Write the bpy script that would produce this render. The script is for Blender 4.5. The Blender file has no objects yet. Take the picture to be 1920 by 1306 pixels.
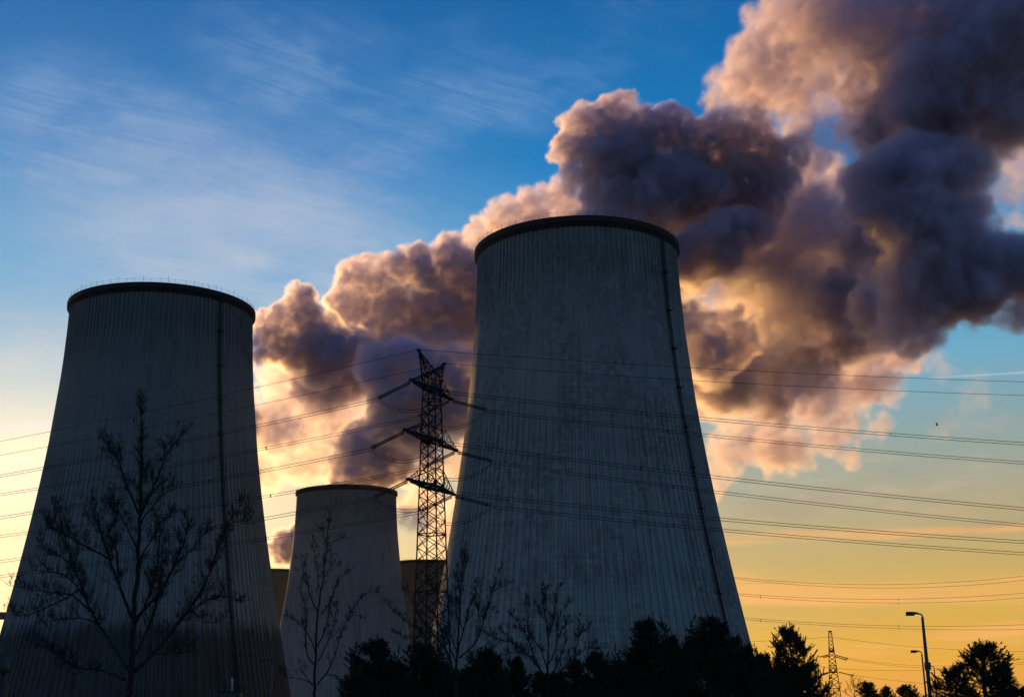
import bpy, math, random
import numpy as np
from mathutils import Vector
R = math.radians
random.seed(7)
rng = np.random.default_rng(11)
sc = bpy.context.scene

# ------------------------------------------------------------------ camera
W0, H0 = 1920.0, 1306.0
F0 = 2478.16
PITCH, ROLL = R(15.8009), R(-0.94457)
CAM = np.array([0.0, 0.0, 1.7])
_fw = np.array([0, math.cos(PITCH), math.sin(PITCH)])
_u0 = np.array([0, -math.sin(PITCH), math.cos(PITCH)])
_r0 = np.array([1.0, 0, 0])
_rt = _r0*math.cos(ROLL) + _u0*math.sin(ROLL)
_up = -_r0*math.sin(ROLL) + _u0*math.cos(ROLL)
cam_d = bpy.data.cameras.new('camera')
cam = bpy.data.objects.new('camera', cam_d)
sc.collection.objects.link(cam)
from mathutils import Matrix
cam.matrix_world = Matrix(((_rt[0], _up[0], -_fw[0], CAM[0]), (_rt[1], _up[1], -_fw[1], CAM[1]),
                           (_rt[2], _up[2], -_fw[2], CAM[2]), (0, 0, 0, 1)))
cam_d.sensor_width = 36.0
cam_d.lens = 36.0*F0/W0
cam_d.clip_start = 0.5
cam_d.clip_end = 30000
sc.camera = cam


def ray(X, Y):
    return _fw*F0 + _rt*(X-W0/2) + _up*(H0/2-Y)


def at(X, Y, dist):
    """the point seen at photo position X, Y at a ground distance of dist metres ahead"""
    d = ray(X, Y)
    return CAM + d*(dist/d[1])


# ------------------------------------------------------------------ sky, sun, exposure
SUN_AZ, SUN_EL = R(-20.3), R(6.5)      # azimuth measured from +Y towards +X
sc.view_settings.view_transform = 'Standard'
sc.view_settings.look = 'None'
sc.view_settings.exposure = 0.0
sc.view_settings.gamma = 1.0

world = bpy.data.worlds.new('World')
sc.world = world
world.use_nodes = True
wt = world.node_tree
wt.nodes.clear()


class NT:
    """small helper to write node graphs as expressions"""
    def __init__(s, tree): s.t = tree

    def n(s, kind, **kw):
        nd = s.t.nodes.new(kind)
        for k, v in kw.items(): setattr(nd, k, v)
        return nd

    def link(s, a, b): s.t.links.new(a, b)

    def put(s, sock, v):
        if hasattr(v, 'is_output') or isinstance(v, bpy.types.NodeSocket): s.link(v, sock)
        else: sock.default_value = v

    def m(s, op, a, b=None, c=None, clamp=False):
        nd = s.n('ShaderNodeMath', operation=op, use_clamp=clamp)
        s.put(nd.inputs[0], a)
        if b is not None: s.put(nd.inputs[1], b)
        if c is not None: s.put(nd.inputs[2], c)
        return nd.outputs[0]

    def vm(s, op, a, b=None):
        nd = s.n('ShaderNodeVectorMath', operation=op)
        s.put(nd.inputs[0], a)
        if b is not None: s.put(nd.inputs[1], b)
        return nd.outputs['Value'] if op in ('DOT_PRODUCT', 'LENGTH') else nd.outputs[0]

    def comb(s, x, y, z):
        nd = s.n('ShaderNodeCombineXYZ')
        for i, v in enumerate((x, y, z)): s.put(nd.inputs[i], v)
        return nd.outputs[0]

    def sep(s, v):
        nd = s.n('ShaderNodeSeparateXYZ'); s.put(nd.inputs[0], v); return nd.outputs

    def noise(s, vec, scale, detail=4, rough=.55, dist=0.0, dims='3D'):
        nd = s.n('ShaderNodeTexNoise', noise_dimensions=dims)
        if vec is not None: s.put(nd.inputs['Vector'], vec)
        nd.inputs['Scale'].default_value = scale
        nd.inputs['Detail'].default_value = detail
        nd.inputs['Roughness'].default_value = rough
        nd.inputs['Distortion'].default_value = dist
        return nd.outputs[0]

    def mp(s, v, a, b, c=0.0, d=1.0, smooth=False):
        nd = s.n('ShaderNodeMapRange', clamp=True)
        if smooth: nd.interpolation_type = 'SMOOTHSTEP'
        s.put(nd.inputs[0], v)
        for i, x in enumerate((a, b, c, d)): s.put(nd.inputs[i+1], x)
        return nd.outputs[0]

    def ramp(s, v, stops, interp='LINEAR'):
        nd = s.n('ShaderNodeValToRGB')
        cr = nd.color_ramp; cr.interpolation = interp
        while len(cr.elements) < len(stops): cr.elements.new(.5)
        for e, (p, c) in zip(cr.elements, stops):
            e.position = p; e.color = tuple(c)+(1,) if len(c) == 3 else c
        s.put(nd.inputs[0], v)
        return nd.outputs[0]

    def mix(s, f, a, b, blend='MIX'):
        nd = s.n('ShaderNodeMix', data_type='RGBA', blend_type=blend)
        s.put(nd.inputs[0], f)
        for i, v in ((6, a), (7, b)):
            if isinstance(v, (tuple, list)) and len(v) == 3: v = tuple(v)+(1,)
            s.put(nd.inputs[i], v)
        return nd.outputs[2]


w = NT(wt)
geo = w.n('ShaderNodeTexCoord')
dirv = w.vm('NORMALIZE', geo.outputs['Generated'])
dx, dy, dz = w.sep(dirv)
sky = w.n('ShaderNodeTexSky', sky_type='NISHITA')
sky.sun_disc = False
sky.sun_elevation = SUN_EL
sky.sun_rotation = SUN_AZ
sky.altitude = 60
sky.air_density = 1.0
sky.dust_density = 1.2
sky.ozone_density = 2.0
sundir = (math.sin(SUN_AZ)*math.cos(SUN_EL), math.cos(SUN_AZ)*math.cos(SUN_EL), math.sin(SUN_EL))
# the clear sky by height above the horizon, on top of the physical sky's own falloff away from the sun
clear = w.ramp(w.mp(dz, 0.0, 0.7), [
    (0.00, (.92, .35, .09)), (0.05, (.88, .43, .045)), (0.12, (.72, .46, .09)), (0.20, (.50, .42, .24)), (0.28, (.29, .41, .40)),
    (0.36, (.17, .44, .62)), (0.45, (.065, .375, .68)), (0.58, (.004, .21, .55)), (0.74, (.0, .12, .40)), (1.0, (.0, .065, .25))])
cosg = w.vm('DOT_PRODUCT', dirv, sundir)
away = w.mp(cosg, -1.0, 0.9, 0.30, 1.0)
clear = w.mix(1.0, clear, w.comb(away, away, away), 'MULTIPLY')
clear = w.mix(w.mp(cosg, .55, -.35), clear, w.ramp(w.mp(dz, 0.0, 0.7), [(0, (.11, .17, .26)), (.3, (.10, .22, .36)), (1, (.02, .10, .26))]))
phys = w.mix(1.0, sky.outputs[0], (.05, .05, .055), 'MULTIPLY')
base = w.mix(0.06, clear, phys)
# high thin cirrus: a layer 8 km up, so the streaks converge towards the horizon as real ones do
inv = w.m('DIVIDE', 1.0, w.m('ADD', w.m('MAXIMUM', dz, 0.0), 0.06))
cx = w.m('MULTIPLY', dx, inv); cy = w.m('MULTIPLY', dy, inv)
CA = R(-40)
ca = w.m('ADD', w.m('MULTIPLY', cx, math.cos(CA)), w.m('MULTIPLY', cy, -math.sin(CA)))
cb = w.m('ADD', w.m('MULTIPLY', cx, math.sin(CA)), w.m('MULTIPLY', cy, math.cos(CA)))
warp = w.noise(w.comb(cx, cy, 3.3), 1.7, 2)
cb2 = w.m('ADD', cb, w.m('MULTIPLY', w.m('SUBTRACT', warp, .5), 0.20))
fib = w.noise(w.comb(w.m('MULTIPLY', ca, 2.6), w.m('MULTIPLY', cb2, 30.0), 0.7), 1.0, 5, .6)
fib2 = w.noise(w.comb(w.m('MULTIPLY', ca, 7.0), w.m('MULTIPLY', cb2, 85.0), 5.7), 1.0, 3, .6)
body = w.noise(w.comb(cx, cy, 8.1), 2.6, 5, .6)
bank = 0.0
for (bx, by, br, bs) in ((-.62, 1.88, .42, .46), (-.30, 1.66, .30, .34), (-.28, 1.90, .34, .36), (-.05, 1.72, .30, .25), (-.42, 2.35, .60, .52), (-1.0, 2.6, .8, .3), (.22, 1.48, .22, .26), (.0, 2.6, .5, .15), (1.2, 4.5, 1.5, .25)):
    dd = w.vm('LENGTH', w.comb(w.m('SUBTRACT', cx, bx), w.m('SUBTRACT', cy, by), 0.0))
    bank = w.m('MAXIMUM', bank, w.mp(dd, br, br*.15, 0, bs, smooth=True))
body2 = w.mp(w.m('ADD', body, bank), .56, 1.0, smooth=True)
streak = w.m('ADD', w.m('MULTIPLY', fib, .62), w.m('MULTIPLY', fib2, .38))
patch = w.mp(w.noise(w.comb(cx, cy, 12.7), 6.5, 4, .6), .38, .62, .25, 1.0, smooth=True)
body2 = w.m('MULTIPLY', body2, patch)
cir = w.m('MULTIPLY', body2, w.mp(streak, .34, .66, .30, 1.05), clamp=True)
circ = w.ramp(w.mp(dz, 0.0, 0.6), [(0.0, (.95, .42, .10)), (.18, (.95, .58, .26)), (.34, (.62, .52, .50)), (.6, (.38, .50, .68)), (1.0, (.24, .43, .70))])
base = w.mix(w.m('MULTIPLY', cir, w.mp(dz, .02, .25, .38, .44)), base, circ)
vd = w.vm('LENGTH', w.comb(w.m('SUBTRACT', cx, -.45), w.m('MULTIPLY', w.m('SUBTRACT', cy, 2.40), .8), 0.0))
veil = w.m('MULTIPLY', w.mp(vd, .62, .10, 0, 1, smooth=True), w.mp(w.m('ADD', w.m('MULTIPLY', body, .75), w.m('MULTIPLY', fib, .25)), .36, .62, .15, .56))
base = w.mix(veil, base, (.58, .60, .70))
# low stratus bands in the sunset, seen almost edge on
band = w.noise(w.comb(w.m('MULTIPLY', dx, 3.0), w.m('MULTIPLY', w.m('ADD', dz, w.m('MULTIPLY', dx, .03)), 46.0), 2.2), 1.0, 5, .55, .4)
bmask = w.m('MULTIPLY', w.mp(band, .50, .68, smooth=True), w.m('MULTIPLY', w.mp(dz, .01, .05), w.mp(dz, .24, .10)))
base = w.mix(w.m('MULTIPLY', bmask, .75), base, (.98, .47, .15))
grey = w.noise(w.comb(w.m('MULTIPLY', dx, 5.0), w.m('MULTIPLY', w.m('SUBTRACT', dz, w.m('MULTIPLY', dx, .10)), 30.0), 7.9), 1.0, 5, .6, .6)
base = w.mix(w.m('MULTIPLY', w.mp(grey, .50, .70, 0, .38, smooth=True), w.m('MULTIPLY', w.mp(dz, .05, .10), w.mp(dz, .26, .16))), base, (.40, .30, .22))
# aureole of the sun behind the thin haze near the horizon
g1 = w.m('POWER', w.m('MAXIMUM', cosg, 0.0), 24.0)
g2 = w.m('POWER', w.m('MAXIMUM', cosg, 0.0), 160.0)
low = w.mp(dz, .33, .13, .07, 1.25, smooth=True)
glow = w.m('MULTIPLY', w.m('ADD', w.m('MULTIPLY', g1, .62), w.m('MULTIPLY', g2, .7)), low)
base = w.mix(1.0, base, w.mix(glow, (0, 0, 0), (1.0, .71, .36)), 'ADD')
lilac = w.m('MULTIPLY', w.m('POWER', w.m('MAXIMUM', cosg, 0.0), 40.0), .28)
base = w.mix(lilac, base, (.55, .52, .58))
# two short contrails high up, each along a great circle
for (d1, d2, wd, x0, x1, st_) in (((-.3615, .9095, .2054), (-.3299, .9205, .2092), .0026, -.60, -.30, .75), ((.298, .9253, .2343), (.3608, .9033, .2319), .0012, .292, .60, .22)):
    nv = np.cross(d1, d2); nv /= np.linalg.norm(nv)
    dist = w.m('ABSOLUTE', w.vm('DOT_PRODUCT', dirv, tuple(nv)))
    rag = w.noise(w.vm('SCALE', dirv) if False else w.comb(w.m('MULTIPLY', dx, 90.0), w.m('MULTIPLY', dy, 90.0), w.m('MULTIPLY', dz, 90.0)), 1.0, 3, .6)
    line = w.mp(w.m('ADD', dist, w.m('MULTIPLY', w.m('SUBTRACT', rag, .5), wd*1.6)), wd, wd*.2)
    seg = w.m('MULTIPLY', w.mp(dx, x0, x0+.03), w.mp(dx, x1, x1-.02))
    base = w.mix(w.m('MULTIPLY', w.m('MULTIPLY', line, seg), st_), base, (.95, .88, .82))
out = w.n('ShaderNodeOutputWorld')
bg = w.n('ShaderNodeBackground')
w.link(base, bg.inputs[0])
bg.inputs[1].default_value = 1.0
w.link(bg.outputs[0], out.inputs[0])

sun_d = bpy.data.lights.new('sun', 'SUN')
sun_d.energy = 4.6
sun_d.angle = R(0.6)
sun_d.color = (1.0, 0.555, 0.145)
sun = bpy.data.objects.new('sun', sun_d)
sc.collection.objects.link(sun)
sun.rotation_euler = Vector(sundir).to_track_quat('Z', 'Y').to_euler()

sc.cycles.max_bounces = 6
sc.cycles.diffuse_bounces = 3
sc.cycles.volume_bounces = 4
sc.cycles.transparent_max_bounces = 12
sc.cycles.volume_step_rate = 2.4
sc.cycles.adaptive_threshold = 0.02
STEAM_VOX = 1.45
sc.cycles.volume_max_steps = 512


# ------------------------------------------------------------------ helpers for meshes and tags
C = sc.collection


def tag(o, label=None, cat=None, group=None, kind=None):
    if label: o['label'] = label
    if cat: o['category'] = cat
    if group: o['group'] = group
    if kind: o['kind'] = kind
    return o


def empty(name, loc, label, cat, group=None, rz=0.0):
    o = bpy.data.objects.new(name, None)
    C.objects.link(o)
    o.location = loc
    o.rotation_euler = (0, 0, rz)
    o.empty_display_size = 1
    return tag(o, label, cat, group)


class MB:
    """collects vertices and faces of one mesh"""
    def __init__(s): s.v = []; s.f = []; s.n = 0

    def add(s, verts, faces):
        s.v.extend([tuple(map(float, p)) for p in verts])
        s.f.extend([tuple(int(i)+s.n for i in f) for f in faces])
        s.n += len(verts)

    def box(s, c, size, rot=None):
        c = np.array(c, float); h = np.array(size, float)/2
        p = np.array([[x, y, z] for x in (-1, 1) for y in (-1, 1) for z in (-1, 1)])*h
        if rot is not None: p = p @ np.array(rot).T
        s.add(p+c, [(0, 1, 3, 2), (4, 6, 7, 5), (0, 4, 5, 1), (2, 3, 7, 6), (0, 2, 6, 4), (1, 5, 7, 3)])

    def tube(s, pts, rad, sides=5, cap=True):
        pts = np.array(pts, float); n = len(pts)
        rad = np.broadcast_to(np.array(rad, float), (n,))
        t = np.gradient(pts, axis=0); t /= np.linalg.norm(t, axis=1)[:, None]+1e-12
        ref = np.array([0, 0, 1.0]) if abs(t[0][2]) < .9 else np.array([1.0, 0, 0])
        u = np.cross(t, ref); u /= np.linalg.norm(u, axis=1)[:, None]+1e-12
        v = np.cross(t, u)
        a = np.arange(sides)/sides*2*math.pi
        P = pts[:, None]+rad[:, None, None]*(np.cos(a)[None, :, None]*u[:, None]+np.sin(a)[None, :, None]*v[:, None])
        f = []
        for i in range(n-1):
            for j in range(sides):
                k = (j+1) % sides
                f.append((i*sides+j, i*sides+k, (i+1)*sides+k, (i+1)*sides+j))
        if cap:
            f.append(tuple(range(sides))[::-1]); f.append(tuple((n-1)*sides+j for j in range(sides)))
        s.add(P.reshape(-1, 3), f)

    def bar(s, a, b, w): s.tube([a, b], w, 4, False)

    def build(s, name, mat, parent=None, smooth=False, loc=None):
        me = bpy.data.meshes.new(name)
        me.from_pydata(s.v, [], s.f)
        me.validate()
        if smooth: me.polygons.foreach_set('use_smooth', [True]*len(me.polygons))
        me.materials.append(mat)
        o = bpy.data.objects.new(name, me)
        C.objects.link(o)
        if parent: o.parent = parent
        if loc is not None: o.location = loc
        return o


def material(name, rough=.8):
    m = bpy.data.materials.new(name); m.use_nodes = True
    t = NT(m.node_tree)
    b = m.node_tree.nodes['Principled BSDF']
    b.inputs['Roughness'].default_value = rough
    return m, t, b

# ------------------------------------------------------------------ materials
def concrete(name, seed, base=(.150, .152, .148), band=None, patches=.5, rib=.32):
    """weathered board-marked concrete: runs, lift joints and repair patches in the shell's own coordinates"""
    m, t, b = material(name, .92)
    tc = t.n('ShaderNodeTexCoord')
    x, y, z = t.sep(tc.outputs['Object'])
    ang = t.m('ARCTAN2', y, x)
    run = t.noise(t.comb(t.m('MULTIPLY', ang, 42.0), t.m('MULTIPLY', z, .035), seed), 1.0, 6, .65)
    runf = t.noise(t.comb(t.m('MULTIPLY', ang, 190.0), t.m('MULTIPLY', z, .08), seed+3), 1.0, 3, .6)
    blot = t.noise(t.comb(t.m('MULTIPLY', ang, 9.0), t.m('MULTIPLY', z, .11), seed+7), 1.0, 6, .6)
    mott = t.noise(t.comb(t.m('MULTIPLY', ang, 60.0), t.m('MULTIPLY', z, 1.6), seed+9), 1.0, 4, .6)
    lift = t.noise(t.comb(t.m('MULTIPLY', ang, 1.5), t.m('MULTIPLY', z, 1.1), seed+11), 1.0, 2, .5)
    v = t.m('ADD', t.m('MULTIPLY', run, .45), t.m('MULTIPLY', blot, .45))
    v = t.m('ADD', v, t.m('MULTIPLY', runf, .22))
    v = t.m('ADD', v, t.m('MULTIPLY', mott, .28))
    v = t.m('ADD', v, t.m('MULTIPLY', lift, .12))
    lo = tuple(c*.30 for c in base); hi = tuple(c*1.45 for c in base)
    col = t.ramp(t.mp(v, .56, .98), [(0, lo), (.5, base), (1, hi)])
    top_dark = t.mp(t.m('ADD', z, t.m('MULTIPLY', t.m('SUBTRACT', blot, .5), 60.0)), 30, 105, 0, .5, smooth=True)  # darker towards the top, broken up by noise
    col = t.mix(top_dark, col, tuple(c*.40 for c in base))
    # dark runs below the rim
    streak = t.m('MULTIPLY', t.mp(runf, .50, .64), t.m('MAXIMUM', t.mp(t.m('ADD', z, t.m('MULTIPLY', run, 40.0)), 88, 122), t.mp(blot, .46, .62)))
    col = t.mix(t.m('MULTIPLY', streak, .55), col, tuple(c*.28 for c in base))
    # repair patches and formwork panels
    br = t.n('ShaderNodeTexBrick')
    t.put(br.inputs['Vector'], t.comb(t.m('MULTIPLY', ang, 9.0), t.m('MULTIPLY', z, .42), 0.0))
    br.inputs['Scale'].default_value = 1.0; br.inputs['Mortar Size'].default_value = .012
    br.inputs['Color1'].default_value = (.25, .25, .25, 1); br.inputs['Color2'].default_value = (1, 1, 1, 1)
    br.inputs['Mortar'].default_value = (.1, .1, .1, 1)
    br.inputs['Brick Width'].default_value = .35; br.inputs['Row Height'].default_value = .55
    area = t.mp(t.noise(t.comb(t.m('MULTIPLY', ang, 3.0), t.m('MULTIPLY', z, .05), seed+21), 1.0, 3, .5), .42, .66)
    fac = t.m('MULTIPLY', area, patches)
    col = t.mix(fac, col, t.mix(1.0, col, t.mix(.45, br.outputs[0], (1.25, 1.25, 1.25)), 'MULTIPLY'))
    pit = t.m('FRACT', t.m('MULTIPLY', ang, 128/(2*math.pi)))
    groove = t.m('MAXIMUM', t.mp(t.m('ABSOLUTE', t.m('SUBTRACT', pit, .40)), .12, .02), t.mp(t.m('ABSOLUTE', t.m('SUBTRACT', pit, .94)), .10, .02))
    col = t.mix(t.m('MULTIPLY', groove, t.mp(blot, .35, .6, rib*.3, rib*.7)), col, tuple(c*.34 for c in base))  # rib shading painted into the grooves, together with their dirt
    joint = t.mp(t.m('ABSOLUTE', t.m('SUBTRACT', t.m('FRACT', t.m('MULTIPLY', z, .74)), .5)), .07, .0)
    col = t.mix(t.m('MULTIPLY', joint, t.mp(mott, .35, .6, .0, .45)), col, tuple(c*.4 for c in base))
    if band:
        edge = t.m('ADD', z, t.m('MULTIPLY', t.m('SUBTRACT', runf, .5), 4.0))
        edge = t.m('ADD', edge, t.m('MULTIPLY', t.m('SUBTRACT', run, .5), 6.0))
        edge = t.m('ADD', edge, t.m('MULTIPLY', t.m('SUBTRACT', blot, .5), 8.0))
        wet = t.mp(edge, band+2.2, band-2.2)
        drip = t.mp(runf, .60, .70)
        wet = t.m('MULTIPLY', wet, t.m('SUBTRACT', 1.0, t.m('MULTIPLY', drip, t.mp(z, band-16, band, 0, .8))))
        col = t.mix(wet, col, t.mix(1.0, col, (.32, .30, .29), 'MULTIPLY'))
    t.link(col, b.inputs['Base Color'])
    bp = t.n('ShaderNodeBump'); bp.inputs['Strength'].default_value = .5; bp.inputs['Distance'].default_value = .12
    t.link(t.m('ADD', mott, runf), bp.inputs['Height'])
    t.link(bp.outputs[0], b.inputs['Normal'])
    return m


def plain(name, col, rough=.7, metal=0.0, var=.35, scale=3.0):
    m, t, b = material(name, rough)
    tc = t.n('ShaderNodeTexCoord')
    n = t.noise(tc.outputs['Object'], scale, 5, .6)
    c = t.mix(t.mp(n, .3, .7), tuple(x*(1-var) for x in col), tuple(min(1, x*(1+var)) for x in col))
    t.link(c, b.inputs['Base Color'])
    b.inputs['Metallic'].default_value = metal
    return m


M_RIM = plain('rim_concrete', (.018, .018, .019), .9, 0, .3, .5)
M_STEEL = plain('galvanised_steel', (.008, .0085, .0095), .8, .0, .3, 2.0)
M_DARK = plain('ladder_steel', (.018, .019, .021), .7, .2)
M_INS = plain('insulator_glaze', (.012, .010, .010), .5)
M_CABLE = plain('aluminium_cable', (.012, .012, .013), .9, 0)
M_BARK = plain('bark', (.016, .013, .011), .95, 0, .4, 6.0)
M_PBARK = plain('pine_bark', (.035, .024, .018), .95, 0, .4, 6.0)
M_LAMP = plain('lamp_paint', (.06, .065, .075), .6, 0, .15)
M_GLASS = plain('lamp_cover', (.30, .30, .30), .3)
M_PIPE = plain('pipe_cladding', (.04, .045, .055), .5, .2, .25, .8)
M_BIRD = plain('feathers', (.02, .02, .02), .8)


def needles():
    m, t, b = material('pine_needles', .75)
    tc = t.n('ShaderNodeTexCoord')
    n = t.noise(tc.outputs['Object'], 1.3, 3, .6)
    t.link(t.ramp(n, [(.3, (.011, .018, .009)), (.55, (.022, .034, .014)), (.75, (.038, .052, .022))]), b.inputs['Base Color'])
    return m


M_NEEDLE = needles()

# ------------------------------------------------------------------ ground
gm, gt, gb = material('winter_grass', .95)
gc = gt.n('ShaderNodeTexCoord')
n1 = gt.noise(gc.outputs['Object'], .05, 6, .6); n2 = gt.noise(gc.outputs['Object'], 1.7, 5, .65)
gt.link(gt.ramp(gt.m('ADD', gt.m('MULTIPLY', n1, .6), gt.m('MULTIPLY', n2, .4)),
                [(.35, (.025, .028, .014)), (.5, (.045, .046, .022)), (.65, (.07, .062, .034))]), gb.inputs['Base Color'])
g = MB()
gs = [-6000, -2500, -1000, -400, -150, -50, 50, 150, 400, 1000, 2500, 6000]
g.add([(x, y, 0) for y in gs for x in gs], [(j*12+i, j*12+i+1, (j+1)*12+i+1, (j+1)*12+i) for j in range(11) for i in range(11)])
tag(g.build('ground', gm), kind='structure')

# ------------------------------------------------------------------ cooling towers
HT, RIM = 113.0, 25.26


def prof(z): return 24.166*math.sqrt(1+((z-117.08)/89.83)**2)


def shell_mesh():
    nr = 128
    prof4 = [(0.0, 0.0), (.40, 0.0), (.50, .36), (.78, .36), (.88, 0.0)]   # one rib: share of the pitch, how far it stands proud
    ang = np.array([(i+a)/nr*2*math.pi for i in range(nr) for a, _ in prof4])
    pr = np.array([p for i in range(nr) for _, p in prof4])
    zs = list(np.linspace(0, HT-2.4, 58))
    v, f = [], []
    na = len(ang)
    for z in zs:
        r = prof(z)+pr
        v += list(zip(r*np.cos(ang), r*np.sin(ang), [z]*na))
    for z in (HT-2.4, HT-60, 0.0):      # inner face
        r = prof(z)-.55
        v += list(zip(r*np.cos(ang), r*np.sin(ang), [z]*na))
    nz = len(zs)+3
    for k in range(nz-1):
        a = k*na; b = (k+1)*na
        for j in range(na):
            j2 = (j+1) % na
            f.append((a+j, a+j2, b+j2, b+j))
    mb = MB(); mb.v = [tuple(map(float, p)) for p in v]; mb.f = f; mb.n = len(v)
    return mb


def lathe(mb, pr, sides=192):
    a = np.arange(sides)/sides*2*math.pi
    v = []
    for (r, z) in pr: v += list(zip(r*np.cos(a), r*np.sin(a), [z]*sides))
    n = len(pr); f = []
    for k in range(n):
        k2 = (k+1) % n
        for j in range(sides):
            j2 = (j+1) % sides
            f.append((k*sides+j, k*sides+j2, k2*sides+j2, k2*sides+j))
    mb.add(v, f)


r1 = prof(HT-2.4)
rim_mb = MB()
lathe(rim_mb, [(r1-.56, HT-2.42), (r1+.22, HT-2.42), (r1+.34, HT-2.1), (RIM-.15, HT-1.45), (RIM, HT-1.3), (RIM, HT), (RIM-.25, HT+.02), (r1-.6, HT+.02)])
rail_mb = MB()
rr = RIM-.35
prs = random.Random(3)
for i in range(72):
    a = 2*math.pi*(i+prs.uniform(-.22, .22))/72
    h = 1.25 if i % 3 else 1.8
    rail_mb.tube([(rr*math.cos(a), rr*math.sin(a), HT), (rr*math.cos(a), rr*math.sin(a), HT+h)], .036, 4)
ringp = [(rr*math.cos(t), rr*math.sin(t), HT+1.1) for t in np.linspace(0, 2*math.pi, 145)]
rail_mb.tube(ringp, .022, 3, False)
rail_mb.tube([(x, y, HT+.55) for x, y, _ in ringp], .018, 3, False)
shell0 = rim0 = rail0 = None
KEEP = {}


def cooling_tower(x, y, mat, label, rz=0.0, ladder=None):
    root = empty('cooling_tower', (x, y, 0), label, 'cooling tower', 'hyperbolic concrete cooling towers', rz)
    for nm, mb, mt, sm in (('shell', None, mat, False), ('rim', rim_mb, M_RIM, True), ('railing', rail_mb, M_DARK, False)):
        if nm not in KEEP:
            KEEP[nm] = (shell_mesh() if mb is None else mb).build(nm, mt, root, False)
            o = KEEP[nm]
        else:
            o = KEEP[nm].copy(); C.objects.link(o); o.parent = root
        if nm == 'shell':
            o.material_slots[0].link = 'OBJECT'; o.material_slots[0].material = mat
    if ladder is not None:
        # choose the side of the shell on which the photo shows the ladder
        best = None
        for a in np.linspace(0, 2*math.pi, 1441):
            P = np.array([x+prof(100)*math.cos(a), y+prof(100)*math.sin(a), 100.0])
            if (P[:2]-[x, y]) @ (P[:2]-CAM[:2]) > 0: continue
            d = P-CAM
            X = W0/2+F0*(d@_rt)/(d@_fw)
            e = abs(X-ladder)
            if best is None or e < best[0]: best = (e, a)
        a = best[1]-rz
        lad = MB(); er = np.array([math.cos(a), math.sin(a), 0]); et = np.array([-math.sin(a), math.cos(a), 0])
        zs = np.linspace(2, HT-1, 45)
        for s in (-.42, .42):
            lad.tube([er*(prof(z)+.75)+et*s+np.array([0, 0, z]) for z in zs], .11, 4)
        lad.tube([er*(prof(z)+.55)+np.array([0, 0, z]) for z in zs], .16, 5)      # riser pipe beside the rungs
        for z in np.arange(3, HT-2, .9):
            p = er*(prof(z)+.75)+np.array([0, 0, z]); lad.bar(p-et*.42, p+et*.42, .05)
        rot = np.stack([er, et, [0, 0, 1]], 1)
        lad.build('ladder', M_DARK, root)
        for z in np.arange(9, HT-6, 9.3):
            pl = MB(); pl.box(er*(prof(z)+.9)+np.array([0, 0, z]), (.9, 1.4, .14), rot)
            for s in (-.65, .65): pl.bar(er*(prof(z)+1.4)+et*s+np.array([0, 0, z]), er*(prof(z)+1.4)+et*s+np.array([0, 0, z+1.1]), .05)
            pl.build('landing', M_DARK, root)
    return root


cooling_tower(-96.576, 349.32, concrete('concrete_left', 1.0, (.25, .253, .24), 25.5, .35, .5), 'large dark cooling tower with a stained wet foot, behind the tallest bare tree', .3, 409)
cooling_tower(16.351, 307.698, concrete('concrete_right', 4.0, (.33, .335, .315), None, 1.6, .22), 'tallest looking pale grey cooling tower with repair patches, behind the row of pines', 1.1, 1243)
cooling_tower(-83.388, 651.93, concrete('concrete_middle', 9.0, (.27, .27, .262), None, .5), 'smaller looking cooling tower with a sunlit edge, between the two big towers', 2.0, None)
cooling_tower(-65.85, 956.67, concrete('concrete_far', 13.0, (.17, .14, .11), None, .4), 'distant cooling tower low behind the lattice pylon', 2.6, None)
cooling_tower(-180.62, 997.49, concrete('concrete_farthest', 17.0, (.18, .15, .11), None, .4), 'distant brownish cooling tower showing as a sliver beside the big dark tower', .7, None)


# ------------------------------------------------------------------ electricity pylons
def lattice(mb, a0, a1, b0, b1, n, w, diag=None):
    """a flat strip of lattice between the chords a0-a1 and b0-b1 with n crossed bays"""
    a0, a1, b0, b1 = [np.array(p, float) for p in (a0, a1, b0, b1)]
    for i in range(n):
        t, u = i/n, (i+1)/n
        pa, qa, pb, qb = a0+(a1-a0)*t, a0+(a1-a0)*u, b0+(b1-b0)*t, b0+(b1-b0)*u
        mb.bar(pa, qb, w); mb.bar(pb, qa, w)
        if diag: mb.bar(qa, qb, w)


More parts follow.
